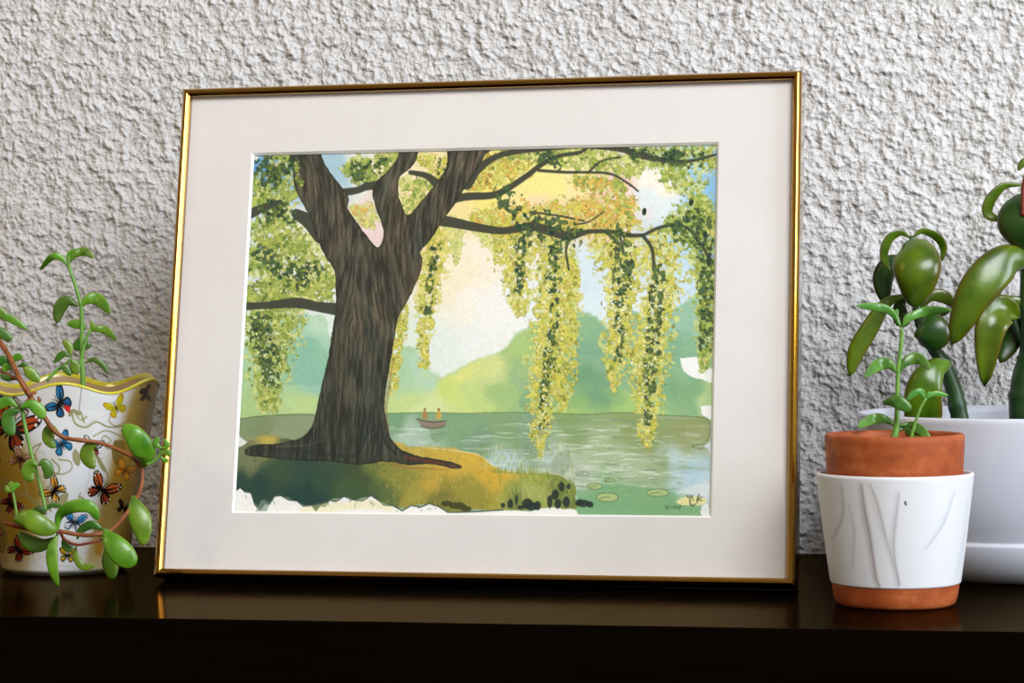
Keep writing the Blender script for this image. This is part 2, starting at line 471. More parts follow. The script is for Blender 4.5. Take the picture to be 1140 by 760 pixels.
# sky wash
S.wash([(288, 195, (92, 152, 214)), (300, 180, (120, 170, 205)), (278, 245, (205, 225, 235)), (330, 260, (240, 243, 235)), (375, 190, (165, 200, 215)), (395, 205, (235, 238, 228)),
        (405, 240, (238, 214, 205)), (420, 265, (240, 215, 210)), (440, 200, (248, 232, 190)), (480, 195, (246, 226, 170)), (480, 245, (250, 225, 150)),
        (500, 300, (250, 238, 205)), (520, 340, (250, 244, 225)), (545, 205, (248, 232, 120)), (600, 200, (250, 236, 140)), (610, 225, (248, 222, 170)), (640, 200, (250, 232, 160)),
        (570, 185, (248, 235, 130)), (650, 185, (250, 236, 190)), (690, 215, (246, 205, 190)), (665, 235, (246, 200, 140)), (705, 235, (248, 222, 215)), (728, 200, (252, 244, 228)),
        (735, 225, (225, 238, 240)), (770, 215, (160, 205, 235)), (790, 215, (140, 195, 235)), (760, 250, (190, 220, 232)), (792, 285, (110, 165, 215)), (745, 178, (170, 205, 200)),
        (650, 300, (215, 232, 240)), (660, 330, (222, 238, 244)), (600, 330, (235, 242, 245)), (530, 390, (240, 244, 238)), (490, 380, (232, 240, 232)), (450, 380, (225, 238, 220)),
        (540, 300, (252, 240, 218)), (560, 350, (246, 246, 240)), (755, 310, (205, 228, 240)), (700, 345, (225, 238, 240)), (350, 330, (244, 246, 240)), (300, 370, (215, 228, 190)),
        (350, 350, (225, 240, 228))], 26)
# far hills and trees
far = S.poly([(262, 470), (266, 395), (285, 372), (310, 352), (335, 350), (362, 356), (372, 380), (430, 400), (455, 385), (470, 400), (485, 418), (500, 418), (520, 406), (545, 396), (562, 390),
              (572, 374), (592, 364), (612, 352), (640, 346), (664, 352), (676, 366), (684, 352), (705, 346), (725, 352), (745, 346), (765, 336), (782, 326), (796, 330), (796, 470)],
             (150, 190, 140), 1, 4, rough=4)
S.wash([(300, 400, (170, 205, 160)), (345, 385, (150, 202, 176)), (345, 420, (150, 200, 176)), (360, 365, (190, 222, 190)), (280, 450, (170, 200, 130)), (340, 448, (190, 218, 140)),
        (445, 400, (170, 210, 165)), (470, 410, (180, 215, 185)), (455, 450, (198, 220, 140)), (500, 430, (205, 222, 120)), (510, 415, (225, 226, 130)), (545, 405, (214, 222, 142)),
        (550, 425, (200, 214, 140)), (575, 390, (170, 200, 120)), (585, 420, (146, 184, 134)), (565, 440, (160, 195, 120)), (640, 365, (150, 190, 140)), (650, 400, (130, 174, 136)),
        (660, 430, (120, 164, 122)), (640, 450, (165, 200, 110)), (700, 375, (140, 184, 150)), (705, 420, (134, 176, 134)), (740, 360, (150, 192, 165)), (755, 400, (135, 180, 140)),
        (765, 430, (125, 170, 120)), (700, 452, (165, 200, 115)), (540, 454, (195, 218, 130)), (480, 452, (215, 230, 160)), (785, 440, (175, 205, 140)), (785, 360, (150, 195, 160))], 20, far)
S.poly([(575, 455), (590, 425), (620, 410), (650, 408), (680, 425), (690, 452)], (96, 150, 108), .35, 7, rough=5)
for bx, by, br in ((652, 372, 20), (700, 395, 22), (755, 385, 20), (340, 400, 26), (735, 430, 14)):
    S.poly([(bx - br, by + br), (bx - br, by), (bx - br * .5, by - br * .8), (bx + br * .5, by - br * .8), (bx + br, by), (bx + br, by + br)], (95, 160, 125), .22, 5, rough=3, rim=.12)
for i in range(60):
    bx = R.uniform(560, 790); by = np.interp(bx, [560, 620, 790], [400, 365, 345]) + R.uniform(0, 80) ** 1.0; br = R.uniform(5, 13)
    S.poly([(bx + br * R.uniform(.7, 1.1) * math.cos(t), by + br * .8 * math.sin(t)) for t in np.linspace(0, 6.28, 8)[:-1]], [(104, 156, 118), (160, 196, 140), (128, 176, 146)][R.integers(3)], .13, 2.5, rough=4, rim=.05)
# bare paper gaps at the right margin
for P in ([(757, 399), (775, 397), (782, 408), (795, 412), (795, 425), (775, 421), (762, 414)], [(779, 452), (795, 452), (795, 466), (782, 462)], [(790, 310), (798, 300), (796, 350)]):
    S.poly(P, (246, 246, 242), 1, .9, rough=2)
# water
wat = S.poly([(262, 466), (285, 464), (330, 461), (420, 460), (480, 459), (530, 460), (600, 459), (640, 461), (690, 459), (740, 462), (770, 463), (788, 466), (790, 490), (783, 497), (790, 508), (790, 590), (262, 590)],
             (140, 170, 130), 1, .8, rough=1.2)
S.wash([(290, 478, (122, 140, 98)), (320, 474, (138, 152, 118)), (300, 490, (150, 160, 120)), (450, 475, (118, 160, 118)), (460, 488, (175, 200, 180)), (500, 470, (125, 165, 120)),
        (520, 482, (120, 155, 120)), (560, 472, (128, 162, 110)), (580, 490, (125, 155, 125)), (560, 508, (180, 205, 198)), (640, 475, (132, 158, 100)), (660, 500, (165, 185, 140)),
        (700, 470, (138, 156, 96)), (720, 490, (135, 155, 98)), (760, 475, (140, 152, 96)), (775, 490, (150, 160, 105)), (620, 515, (185, 205, 192)), (650, 530, (185, 198, 170)),
        (700, 515, (170, 190, 150)), (700, 540, (150, 185, 135)), (750, 520, (190, 214, 214)), (775, 530, (180, 212, 225)), (720, 560, (130, 178, 120)), (680, 562, (128, 182, 135)),
        (760, 566, (140, 185, 140)), (650, 560, (130, 185, 140)), (782, 545, (205, 222, 228))], 17, wat)
S.line([(262, 467), (290, 463), (330, 461), (348, 461)], 1.4, (86, 108, 60), .8)
S.line([(432, 460), (480, 459), (520, 460), (545, 459), (600, 459), (650, 461), (690, 459), (740, 462), (780, 464), (789, 468)], 1.2, (88, 120, 66), .75)
S.line([(789, 468), (790, 480), (785, 492), (770, 496), (778, 499), (784, 498)], 1.2, (90, 110, 60), .7)
for i in range(520):                                  # ripples left bare or brushed in
    x = R.uniform(435, 785); y = R.uniform(466, 548); t = (y - 466) / 80
    if x < 520 and y > 498: continue
    dens = math.exp(-((x - 660 - t * 25) / 75) ** 2) * .9 + .25
    if R.random() > dens: continue
    l = R.uniform(2, 11); lt = R.random() < .72 and y > 474
    c = (218, 230, 208) if lt else (112, 146, 104)
    S.line([(x - l, y + R.uniform(-.6, .6)), (x, y + R.uniform(-.8, .8)), (x + l, y + R.uniform(-.6, .6))], [.4, R.uniform(.9, 2.0), .4], c, R.uniform(.35, .8))
for x0, y, l in ((435, 478, 70), (560, 472, 60), (640, 478, 50), (520, 486, 80), (600, 495, 100), (650, 505, 110), (540, 500, 50), (620, 522, 90), (690, 512, 60)):
    S.line([(x0, y), (x0 + l * .3, y - 1), (x0 + l * .6, y + 1), (x0 + l, y)], [.5, 1.5, .8, .4], (225, 236, 222), .55)
for i in range(70):
    x = R.uniform(440, 785); y = R.uniform(464, 545); l = R.uniform(12, 34)
    if x < 540 and y > 496: continue
    S.line([(x - l, y), (x, y + R.uniform(-1, 1)), (x + l, y)], [.5, R.uniform(1.5, 4), .5], [(120, 150, 104), (176, 200, 170), (138, 160, 112), (196, 214, 200)][R.integers(4)], .28, soft=1.4)
# shadows of the fronds in the water, lily pads
S.poly([(615, 512), (622, 503), (634, 506), (636, 520), (622, 528), (612, 525)], (140, 158, 128), .6, 1.5, rough=2)
pw = S.poly([(640, 545), (700, 540), (750, 548), (757, 560), (790, 563), (790, 580), (630, 580), (640, 560)], (120, 172, 118), .75, 2.5, rough=5)
for x, y, a, b in ((662, 541, 8.5, 3.2), (676, 553, 12, 5), (732, 548, 12.5, 4.2), (678, 534, 6, 2), (648, 527, 7, 2.4)):
    P = [(x + a * math.cos(t), y + b * math.sin(t)) for t in np.linspace(0, 6.283, 14)[:-1]]
    S.poly(P, (178, 200, 128) if y > 530 else (190, 205, 185), .95, .7); S.line(P + P[:1], 1.0, (84, 110, 74), .75)
    S.line([(x - a * .7, y + 1), (x, y - .5), (x + a * .2, y)], 1.1, (88, 108, 70), .7)
S.poly([(752, 558), (760, 553), (775, 552), (786, 555), (782, 561), (765, 562), (756, 561)], (236, 230, 160), 1, .9)
S.poly([(781, 563), (788, 561), (792, 580), (780, 572)], (240, 244, 240), .9, 1)
S.poly([(752, 548), (770, 540), (792, 538), (792, 552), (775, 551)], (226, 236, 236), .7, 2)
# near bank
bank = S.poly([(262, 492), (280, 489), (295, 484), (312, 487), (330, 490), (345, 490), (440, 492), (455, 497), (480, 497), (505, 499), (522, 503), (535, 507), (548, 518), (565, 524), (600, 526), (622, 528),
               (632, 534), (640, 540), (641, 556), (640, 566), (600, 567), (560, 568), (530, 567), (500, 569), (470, 561), (450, 566), (436, 562), (425, 558), (412, 552), (395, 556), (380, 553), (368, 556),
               (358, 562), (352, 567), (345, 563), (330, 558), (311, 551), (303, 556), (292, 566), (284, 560), (275, 546), (262, 550)], (150, 140, 60), 1, .8, rough=2.2)
S.wash([(275, 500, (110, 118, 80)), (300, 486, (190, 170, 80)), (310, 520, (52, 76, 52)), (290, 540, (36, 62, 54)), (345, 530, (44, 70, 56)), (345, 555, (30, 60, 54)), (390, 540, (58, 84, 50)),
        (400, 520, (60, 72, 44)), (420, 545, (84, 104, 56)), (440, 530, (130, 132, 54)), (460, 550, (160, 150, 62)), (490, 505, (206, 172, 66)), (520, 508, (216, 176, 60)), (480, 530, (190, 158, 60)),
        (545, 525, (214, 170, 52)), (520, 545, (150, 142, 54)), (560, 545, (160, 160, 70)), (600, 532, (150, 160, 62)), (600, 548, (165, 175, 90)), (630, 545, (110, 125, 58)), (580, 560, (110, 125, 60)),
        (440, 498, (200, 175, 80)), (500, 560, (120, 118, 50)), (545, 512, (205, 180, 80))], 17, bank)
S.line([(640, 540), (622, 528), (600, 526), (565, 524), (550, 518), (535, 507), (520, 503), (470, 497)], 1.0, (235, 232, 190), .8)
RAG = [(262, 546), (268, 542), (273, 547), (280, 548), (284, 561), (290, 567), (295, 560), (300, 561), (306, 552), (313, 551), (322, 556), (331, 557), (338, 563), (347, 562), (352, 568), (357, 562), (362, 563), (367, 556), (374, 558), (383, 552),
       (394, 556), (404, 557), (413, 551), (421, 556), (428, 562), (437, 562), (448, 568), (458, 562), (468, 564), (478, 560), (488, 563), (499, 570), (530, 569), (560, 567), (590, 569), (598, 566), (615, 564), (628, 566), (642, 566)]
S.poly(RAG + [(648, 590), (262, 590)], (246, 246, 240), 1, .7, rough=1.6, smooth=False)
S.line(RAG[:34], 1.5, (26, 46, 40), .75, sm=False)
S.poly([(286, 566), (292, 556), (300, 560), (294, 572), (284, 574)], (120, 145, 120), .7, 1)
S.poly([(330, 566), (360, 560), (400, 557), (415, 556), (440, 568), (400, 566), (352, 572), (340, 571)], (244, 230, 150), .4, 2, rough=2)
for i in range(900):                                  # grass strokes
    x = R.uniform(265, 640); y = R.uniform(498, 564)
    if x < 420 and y > 515 and R.random() < .7: continue
    g = x > 540
    c = [(196, 160, 60), (120, 122, 48), (225, 196, 96), (150, 130, 50)][R.integers(4)] if not g else [(196, 196, 110), (100, 118, 52), (214, 208, 128), (140, 150, 70)][R.integers(4)]
    if x < 430: c = [(52, 74, 44), (80, 96, 56), (34, 56, 44)][R.integers(3)]
    l = R.uniform(2, 5) if not g else R.uniform(4, 10)
    S.line([(x, y), (x + R.uniform(-1.5, 1.5), y - l * .6), (x + R.uniform(-3, 3), y - l)], [1.0, .5], c, .5)
for i in range(110):
    x = R.uniform(545, 640); yb_ = np.interp(x, [545, 600, 640], [523, 526, 540])
    S.line([(x, yb_ + 2), (x + R.uniform(-1, 2), yb_ - R.uniform(1, 6))], [1, .4], (120, 140, 60), .7)
for x in (290, 294, 298, 302, 306, 310): S.line([(x, 487), (x + R.uniform(-3, 3), 479)], [1.2, .4], (150, 140, 60), .8)
for x, y, a, b in ((568, 561, 3, 5), (575, 556, 1.6, 6), (587, 560, 6, 5), (592, 563, 7, 5), (598, 562, 4, 5), (612, 558, 3, 7), (621, 560, 4, 5), (625, 541, 3.2, 5), (633, 541, 2.4, 3.2), (630, 558, 4, 6), (618, 550, 4, 6),
                   (645, 559, 4, 4), (650, 560, 6, 4), (656, 561, 4, 3.4), (560, 562, 2.5, 3), (580, 564, 3.6, 2), (519, 566, 6, 3), (508, 562, 9, 4), (498, 560, 7, 3)):
    p = S.T([(x, y)])[0]; S.dab(p[0], p[1], a * S.k, b * S.k, 0, (34, 48, 42) if x > 555 else (58, 62, 30), .92, .1, .3)
# boat with two rowers
S.poly([(464, 466), (470, 467), (482, 468), (496, 468), (497, 469), (495, 474), (480, 476), (470, 474), (466, 469)], (140, 128, 108), 1, .6)
S.line([(464, 466), (474, 468.5), (484, 469.5), (497, 468)], 1.1, (72, 66, 52)); S.line([(469, 474), (482, 476.5), (495, 474)], 1.3, (84, 80, 62))
for x, c in ((473, (170, 130, 70)), (488.5, (205, 165, 80))):
    S.poly([(x - 2.6, 466), (x - 2.8, 460), (x, 457), (x + 2.8, 460), (x + 2.4, 466)], c, 1, .6); p = S.T([(x, 455.5)])[0]; S.dab(p[0], p[1], 2, 2.4, 0, (165, 120, 60), 1)
S.poly([(478, 478), (492, 477), (496, 484), (488, 492), (480, 488)], (120, 150, 110), .5, 1.5, rough=1.5)

# --- foliage
def inside_pick(path, n):
    P = np.array([p[:2] for p in path], float); H = np.array([p[2] for p in path], float)
    seg = np.hypot(*(P[1:] - P[:-1]).T); wgt = seg * (H[1:] + H[:-1]) + 1e-6
    j = R.choice(len(seg), n, p=wgt / wgt.sum()); t = R.random(n)
    c = P[j] + (P[j + 1] - P[j]) * t[:, None]; hw = H[j] + (H[j + 1] - H[j]) * t
    d = (P[j + 1] - P[j]) / seg[j][:, None]; nrm = np.stack([-d[:, 1], d[:, 0]], 1)
    return c + nrm * (hw * np.clip(R.normal(0, .5, n), -1.2, 1.2))[:, None]
def foliage(path, n, pal, size=(1.6, 3.2), al=.88, hang=True, rim=.35):
    Q = S.T(inside_pick(path, n)); pal = [(w, c) for w, c in pal]; ws = np.array([w for w, c in pal], float); ws /= ws.sum()
    for q in Q:
        c = np.array(pal[R.choice(len(pal), p=ws)][1], float) * R.uniform(.9, 1.1)
        a = R.uniform(*size) * S.k; b = a * R.uniform(.5, .85)
        an = R.normal(1.57, .7) if hang else R.uniform(0, 3.14)
        S.dab(q[0], q[1], a, b, an, c, al, rim)
YEL = [(3, (224, 212, 96)), (4, (206, 200, 74)), (3, (186, 188, 66)), (3, (230, 216, 120)), (2, (160, 168, 58)), (1, (218, 184, 80)), (1.2, (118, 134, 48))]
GRN = [(4, (178, 190, 84)), (4, (150, 170, 66)), (3, (118, 146, 60)), (2, (200, 204, 110)), (2, (84, 112, 50))]
DRK = [(3, (40, 66, 48)), (3, (70, 96, 50)), (2, (28, 48, 42)), (2, (108, 124, 50))]
LGT = [(4, (222, 222, 128)), (3, (204, 214, 120)), (2, (232, 222, 130))]
GLD = [(4, (226, 186, 80)), (3, (220, 170, 78)), (3, (206, 182, 70)), (2, (196, 130, 66)), (2, (160, 150, 60))]
strands = [  # path, halfwidth ; n
    ([(564, 258, 22), (571, 290, 17), (577, 315, 14), (578, 345, 7), (576, 352, 2)], 330, YEL),
    ([(612, 256, 22), (619, 300, 20), (616, 350, 18), (608, 400, 17), (602, 450, 13), (601, 485, 8), (602, 506, 2)], 900, YEL),
    ([(636, 295, 8), (634, 360, 10), (628, 420, 11), (626, 455, 5)], 210, YEL),
    ([(682, 262, 24), (692, 300, 21), (692, 345, 16), (688, 385, 15), (685, 410, 10), (684, 434, 2)], 560, YEL),
    ([(735, 275, 18), (738, 320, 17), (729, 360, 17), (722, 400, 20), (722, 445, 13), (721, 480, 9), (720, 499, 2)], 720, YEL),
    ([(775, 245, 24), (786, 290, 16), (788, 340, 13), (787, 380, 11), (783, 410, 4)], 430, GRN),
    ([(484, 262, 13), (480, 310, 14), (474, 350, 9), (472, 405, 5)], 170, YEL), ([(446, 345, 9), (441, 385, 7), (438, 435, 4)], 80, YEL),
    ([(506, 250, 9), (508, 275, 7), (507, 292, 3)], 45, LGT), ([(535, 245, 10), (540, 270, 5)], 25, LGT),
    ([(305, 350, 34), (302, 385, 26), (298, 415, 19), (300, 450, 10)], 420, GRN),
    ([(278, 290, 14), (310, 288, 28), (345, 300, 28), (368, 312, 12)], 400, GRN),
    ([(290, 255, 14), (315, 262, 22), (335, 270, 12)], 120, GRN), ([(280, 325, 12), (320, 325, 16), (362, 325, 10)], 160, GRN),
    ([(315, 180, 16), (316, 205, 24), (304, 235, 16)], 260, GRN), ([(282, 200, 6), (292, 215, 9), (286, 228, 8)], 60, GRN),
    ([(392, 188, 10), (412, 190, 18), (438, 180, 12)], 150, GRN), ([(396, 234, 6), (408, 240, 12), (412, 252, 5)], 60, LGT + GLD[:2]),
    ([(450, 205, 6), (468, 220, 20), (460, 245, 14)], 150, GRN + YEL[:2]), ([(470, 178, 6), (492, 185, 10), (490, 205, 5)], 70, YEL),
    ([(530, 200, 14), (550, 188, 22), (580, 182, 14)], 170, YEL + GLD), ([(560, 170, 6), (640, 175, 12), (700, 185, 14)], 190, GRN + LGT),
    ([(530, 244, 8), (560, 242, 14), (610, 244, 16), (650, 240, 20), (695, 246, 13)], 260, GLD[:3] + YEL), ([(640, 200, 7), (680, 212, 13), (695, 228, 14)], 150, GLD[:3] + GRN[:3]),
    ([(700, 170, 8), (745, 178, 13), (796, 176, 13)], 280, GRN), ([(745, 195, 12), (770, 205, 14), (780, 225, 6)], 90, GRN),
    ([(748, 252, 11), (775, 244, 15), (796, 248, 12)], 150, GRN)]
LV = []
for q in range(5): LV.append(vnoise(PH, PW, 6.2, 5.4, 2, 60 + q))
LC = vnoise(PH, PW, 14, 12, 2, 71)
def clump(path, pal, dens, seed, al=.9, grow=1.0, rim=.45, light=0):
    P = S.T([(p[0], p[1]) for p in path]); H = np.array([p[2] for p in path], float) * S.k * grow
    m = H.max() + 4; wn = S.win(P[:, 0].min() - m, P[:, 0].max() + m, P[:, 1].min() - m, P[:, 1].max() + m)
    if wn is None: return
    x0, x1, y0, y1 = wn; X, Y = np.meshgrid(np.arange(x0, x1) + .5, np.arange(y0, y1) + .5); E = np.full(X.shape, -9.)
    for i in range(len(P) - 1):
        e = P[i + 1] - P[i]; t = np.clip(((X - P[i, 0]) * e[0] + (Y - P[i, 1]) * e[1]) / (e @ e + 1e-9), 0, 1)
        E = np.maximum(E, 1 - np.hypot(X - P[i, 0] - t * e[0], Y - P[i, 1] - t * e[1]) / (H[i] + (H[i + 1] - H[i]) * t + .5))
    nz = LV[seed % 5][y0:y1, x0:x1]
    f = nz - (.5 + (.5 - dens) * .62) + np.clip(E, -2, .35) * .55 - .06
    k = np.clip(f / .035 + .5, 0, 1) * (E > -.35)
    c = LC[y0:y1, x0:x1] * .7 + LV[(seed + 2) % 5][y0:y1, x0:x1] * .5 - .1
    cols = np.array([q for w, q in pal], float); ww = np.cumsum([w for w, q in pal]); ww = ww / ww[-1]
    lo, hi = .25, .78; cc = np.clip((c - lo) / (hi - lo), 0, .999); idx = np.searchsorted(ww, cc)
    col = cols[np.clip(idx, 0, len(cols) - 1)] * (1 - rim * np.exp(-((f - .02) / .03) ** 2))[..., None] + light
    S.a[y0:y1, x0:x1] += (col - S.a[y0:y1, x0:x1]) * (k * al)[..., None]
for j, (path, n, pal) in enumerate(strands):
    clump(path, LGT + pal[:2], .50, j, .72, 1.12, .2)
    clump(path, pal, .40, j + 1, .9, 1.02, .42)
    foliage([(x, y, h * 1.12) for x, y, h in path], int(n * .12), LGT + pal[:2], (2.2, 4.2), .6, True, .18)
for path, n, pal in strands: foliage(path, int(n * .24), pal, (1.3, 2.8), .85)
# --- branches and trunk
TR = (62, 64, 52)
def limb(pts, w, c=TR, al=.96): S.line(pts, [q + 1.2 for q in (w if isinstance(w, list) else [w])], (36, 40, 32), al * .8); S.line(pts, w, c, al)
limb([(480, 244), (500, 247), (525, 252), (560, 257), (590, 252), (612, 257), (634, 263), (655, 258), (680, 258), (700, 262), (716, 262)], [13, 11, 9, 7, 8, 10, 8, 4, 3.4, 4, 3])
limb([(716, 262), (735, 253), (755, 250)], [3, 2]); limb([(715, 262), (725, 276), (728, 296)], [3, 2.2]); limb([(586, 255), (595, 246)], 3.4)
limb([(636, 263), (630, 278), (633, 300)], [2, 1.2]); limb([(690, 263), (694, 280)], [1.6, 1]); limb([(498, 224), (520, 219), (545, 218), (560, 213), (585, 197), (602, 184), (622, 174), (645, 170), (655, 163)], [8, 8, 7, 6.5, 5.5, 4.6, 3.6, 3, 2.6])
limb([(600, 190), (630, 192), (655, 192), (680, 194), (700, 205), (710, 213)], [2.6, 2, 1.5, .9]); limb([(655, 192), (668, 180), (690, 175)], [1.4, .8]); limb([(520, 205), (533, 188), (560, 172), (610, 166), (640, 164)], [12, 7, 4, 2.4])
limb([(650, 163), (690, 166), (712, 173), (735, 178), (765, 180), (798, 172)], [3.6, 6, 6, 5, 3, 1.6]); limb([(590, 236), (620, 240), (650, 246)], [1.2, 1]); limb([(640, 250), (655, 247), (672, 236)], [1, .8])
limb([(755, 250), (768, 256), (782, 275), (790, 290)], [1.6, 2.4, 1.6]); limb([(384, 214), (398, 212), (408, 208), (424, 206)], [8, 7, 8, 9]); limb([(457, 192), (475, 196), (488, 206)], [4, 6, 9])
limb([(272, 341), (295, 340), (330, 337), (352, 341), (374, 344)], [8, 7, 11, 10, 13]); limb([(264, 246), (276, 240), (292, 232), (312, 225)], [9, 10, 5]); limb([(330, 238), (345, 247), (358, 262)], [10, 16, 18])
limb([(278, 300), (272, 310)], 1); limb([(515, 172), (540, 168), (545, 163)], [8, 5])
trunk = [(322, 168), (326, 190), (329, 210), (338, 228), (347, 244), (352, 262), (362, 284), (373, 302), (374, 325), (374, 345), (370, 370), (365, 402), (358, 430), (351, 463), (345, 478), (335, 487), (312, 493), (285, 495),
         (273, 501), (280, 507), (330, 512), (370, 513), (400, 517), (430, 513), (455, 517), (480, 516), (505, 521), (514, 519), (498, 513), (470, 508), (450, 502), (440, 494), (434, 485), (431, 470), (428, 452), (431, 425), (436, 395), (440, 370),
         (444, 352), (454, 334), (462, 318), (469, 300), (470, 288), (468, 280), (480, 266), (492, 246), (506, 228), (518, 208), (530, 190), (540, 165), (502, 162), (497, 186), (484, 206), (468, 226), (454, 240), (447, 228), (443, 212),
         (446, 196), (458, 186), (464, 176), (464, 160), (445, 160), (444, 174), (434, 188), (420, 202), (415, 214), (420, 235), (427, 254), (426, 268), (420, 276), (408, 262), (396, 246), (387, 232), (388, 220), (378, 205), (366, 190), (358, 174), (354, 160)]
def smooth_poly(p): return p
tk = S.poly(trunk, TR, 1, .7, rough=1.0, smooth=True)
wn, k, d = tk; x0, x1, y0, y1 = wn
hh, ww = y1 - y0, x1 - x0
Yg, Xg = np.mgrid[0:hh, 0:ww]
lean_ = (hh - Yg) / hh                               # limbs fan out, so the streaks do
sx = Xg + np.where(Xg < ww * .45, 1, -1) * np.clip(lean_ - .45, 0, 1) * Yg * -.9 * .55
n1 = vnoise(900, 1400, 26, 2.6, 4, 21); n2 = vnoise(900, 1400, 60, 22, 3, 22)
xi = np.clip((sx + 400).astype(int), 0, 1399); st = n1[np.clip(Yg, 0, 899), xi]; pt = n2[np.clip(Yg, 0, 899), xi]
base = np.array([80, 76, 62.])[None, None] + (pt[..., None] - .5) * np.array([40, 20, 12.]) * 1.2
f = np.clip(.84 + (st - .5) * 1.5, .5, 1.25)[..., None]
b = base * f
low = np.clip((Yg / hh - .55) / .45, 0, 1)[..., None]; b = b * (1 - .30 * low) + np.array([0, 6, 6.]) * low
S.a[y0:y1, x0:x1] += (b - S.a[y0:y1, x0:x1]) * (k * .92)[..., None]
S.put(wn, np.exp(-((d + .5) / 1.3) ** 2) * .65 * (k > .1), (30, 34, 26))
for P, w, c, al in (([(438, 400), (433, 430), (430, 455), (432, 480)], [2.5, 4, 3, 2], (126, 88, 58), .45), ([(468, 290), (462, 312), (450, 335), (443, 360)], [2, 3, 2, 2], (110, 80, 56), .45),
                    ([(450, 508), (470, 512), (495, 516), (510, 520)], [3, 4, 3, 1], (128, 58, 40), .5), ([(432, 515), (455, 520), (500, 522)], [2, 3, 1], (140, 90, 50), .5),
                    ([(420, 280), (424, 300), (420, 330)], [3, 2, 1], (38, 40, 32), .6), ([(425, 470), (428, 490), (440, 505)], [2, 3, 2], (26, 34, 32), .7), ([(400, 470), (405, 490), (398, 508)], [1.5, 2.5, 2], (26, 34, 32), .6),
                    ([(280, 500), (320, 500), (360, 505), (400, 508)], [4, 5, 5, 3], (34, 42, 38), .5), ([(405, 500), (410, 488), (420, 478)], [1, 1.4, 1], (96, 98, 86), .5), ([(310, 497), (340, 495), (360, 490)], [1, 1.2, 1], (92, 92, 80), .5)):
    S.line(P, w, c, al, soft=1.6)
# --- darker leaves over the limbs
for path, n, sz in (([(578, 262, 7), (580, 300, 6), (576, 325, 5)], 50, 3), ([(618, 262, 9), (616, 320, 7), (618, 350, 5), (610, 400, 8), (606, 430, 6), (606, 480, 4)], 130, 2.8), ([(596, 252, 20), (640, 262, 12)], 40, 2.6),
                    ([(688, 258, 12), (695, 290, 12), (692, 320, 9), (688, 400, 4)], 120, 3.4), ([(735, 300, 8), (728, 360, 8), (724, 420, 8), (720, 470, 4)], 120, 2.8), ([(750, 258, 14), (775, 255, 20), (786, 290, 8), (786, 330, 8), (786, 385, 8)], 200, 3.6),
                    ([(700, 170, 6), (740, 176, 8), (775, 178, 12)], 150, 3), ([(282, 185, 8), (305, 190, 16), (300, 200, 14), (328, 180, 6)], 150, 4), ([(300, 235, 14), (322, 240, 10)], 50, 3.4), ([(282, 282, 8), (300, 290, 12), (335, 310, 14), (350, 300, 10)], 110, 4),
                    ([(290, 360, 14), (300, 390, 12), (300, 425, 9)], 90, 3.6), ([(605, 172, 10), (622, 186, 4)], 18, 2.6), ([(562, 216, 12), (575, 242, 14)], 40, 2.4), ([(398, 192, 12), (425, 182, 8)], 26, 2.4), ([(486, 275, 6), (482, 300, 5)], 24, 2.6), ([(488, 178, 5), (490, 195, 4)], 14, 2.4),
                    ([(480, 300, 5), (476, 350, 4)], 12, 2)):
    clump([(x, y, h * .9) for x, y, h in path], DRK, .30, n, .85, 1.15, .1); foliage(path, int(n * .3), DRK, (sz * .4, sz * .85), .85, True, .1)
for path, n in (([(610, 300, 20), (608, 400, 15), (602, 480, 6)], 150), ([(690, 300, 20), (686, 400, 8)], 80), ([(735, 310, 18), (722, 400, 16), (720, 485, 7)], 130), ([(570, 270, 20), (576, 330, 6)], 60), ([(310, 290, 34), (350, 300, 20)], 60), ([(300, 370, 25), (298, 430, 12)], 60)):
    foliage(path, n, [(2, (240, 232, 150)), (1, (250, 250, 235))], (.7, 1.5), .85, True, 0)
foliage([(330, 180, 3), (335, 215, 3)], 26, GRN, (1.5, 3), .8); foliage([(640, 232, 22), (690, 235, 14)], 40, [(1, (218, 150, 80)), (2, (230, 176, 80))], (1.2, 2.4), .8)
for x, y in ((717, 236), (769, 226)): p = S.T([(x, y)])[0]; S.dab(p[0], p[1], 3.2, 5.6, .1, (34, 46, 28), 1, 0, .2)
for i in range(26): x = R.uniform(440, 540); y = R.uniform(555, 569); p = S.T([(x, y)])[0]; S.dab(p[0], p[1], .9, .9, 0, (90, 80, 40), .8)
# torn-edge margin of bare paper, signature and number
S.poly([(262, 160), (283, 160), (288, 176), (280, 180), (276, 196), (262, 196)], (236, 236, 214), .9, 1, rough=2)
S.poly([(262, 478), (270, 488), (275, 492), (266, 498), (262, 498)], (240, 240, 234), .9, 1, rough=2)
INK = (58, 52, 36)
S.line([(764.5, 551), (766, 553.5), (768, 551)], 1.2, INK, .8); S.line([(770.5, 551), (768, 555), (768, 560), (770.5, 562.4), (773.5, 560.5)], [1.0, 1.5, 1.2], INK, .9); S.line([(770.5, 551), (771.2, 557)], .9, INK, .7)
S.line([(778, 549.5), (776.3, 554), (775.6, 559.5)], [.9, 1.5, 1], INK, .9); S.line([(781, 552.5), (776.6, 555.6), (781, 556.6)], 1.1, INK, .85)
for P in ([(740.5, 562), (741.2, 565), (743.6, 564)], [(744.4, 562), (742, 566.5)], [(746.6, 563.5), (746.8, 565.5)], [(750.4, 562.6), (748.8, 564), (750.6, 565.4), (751.4, 563.6), (750.2, 562.6)], [(753.6, 563), (752.6, 564.4), (754.2, 564.4), (753.8, 566)], [(756.8, 562), (755.6, 564.4), (757.2, 563.8)], [(757.4, 562), (755.4, 567)]):
    S.line(P, .9, (50, 78, 54), .8, sm=False)
S.a *= (1 + (vnoise(PH, PW, 3, 3, 2, 9) - .5) * .07)[..., None]          # paper grain
S.a = 255 * (np.clip(S.a, 0, 255) / 255) ** .9
mp_, nt, bs = m_attr('watercolour_paper', .85, spec=.2)
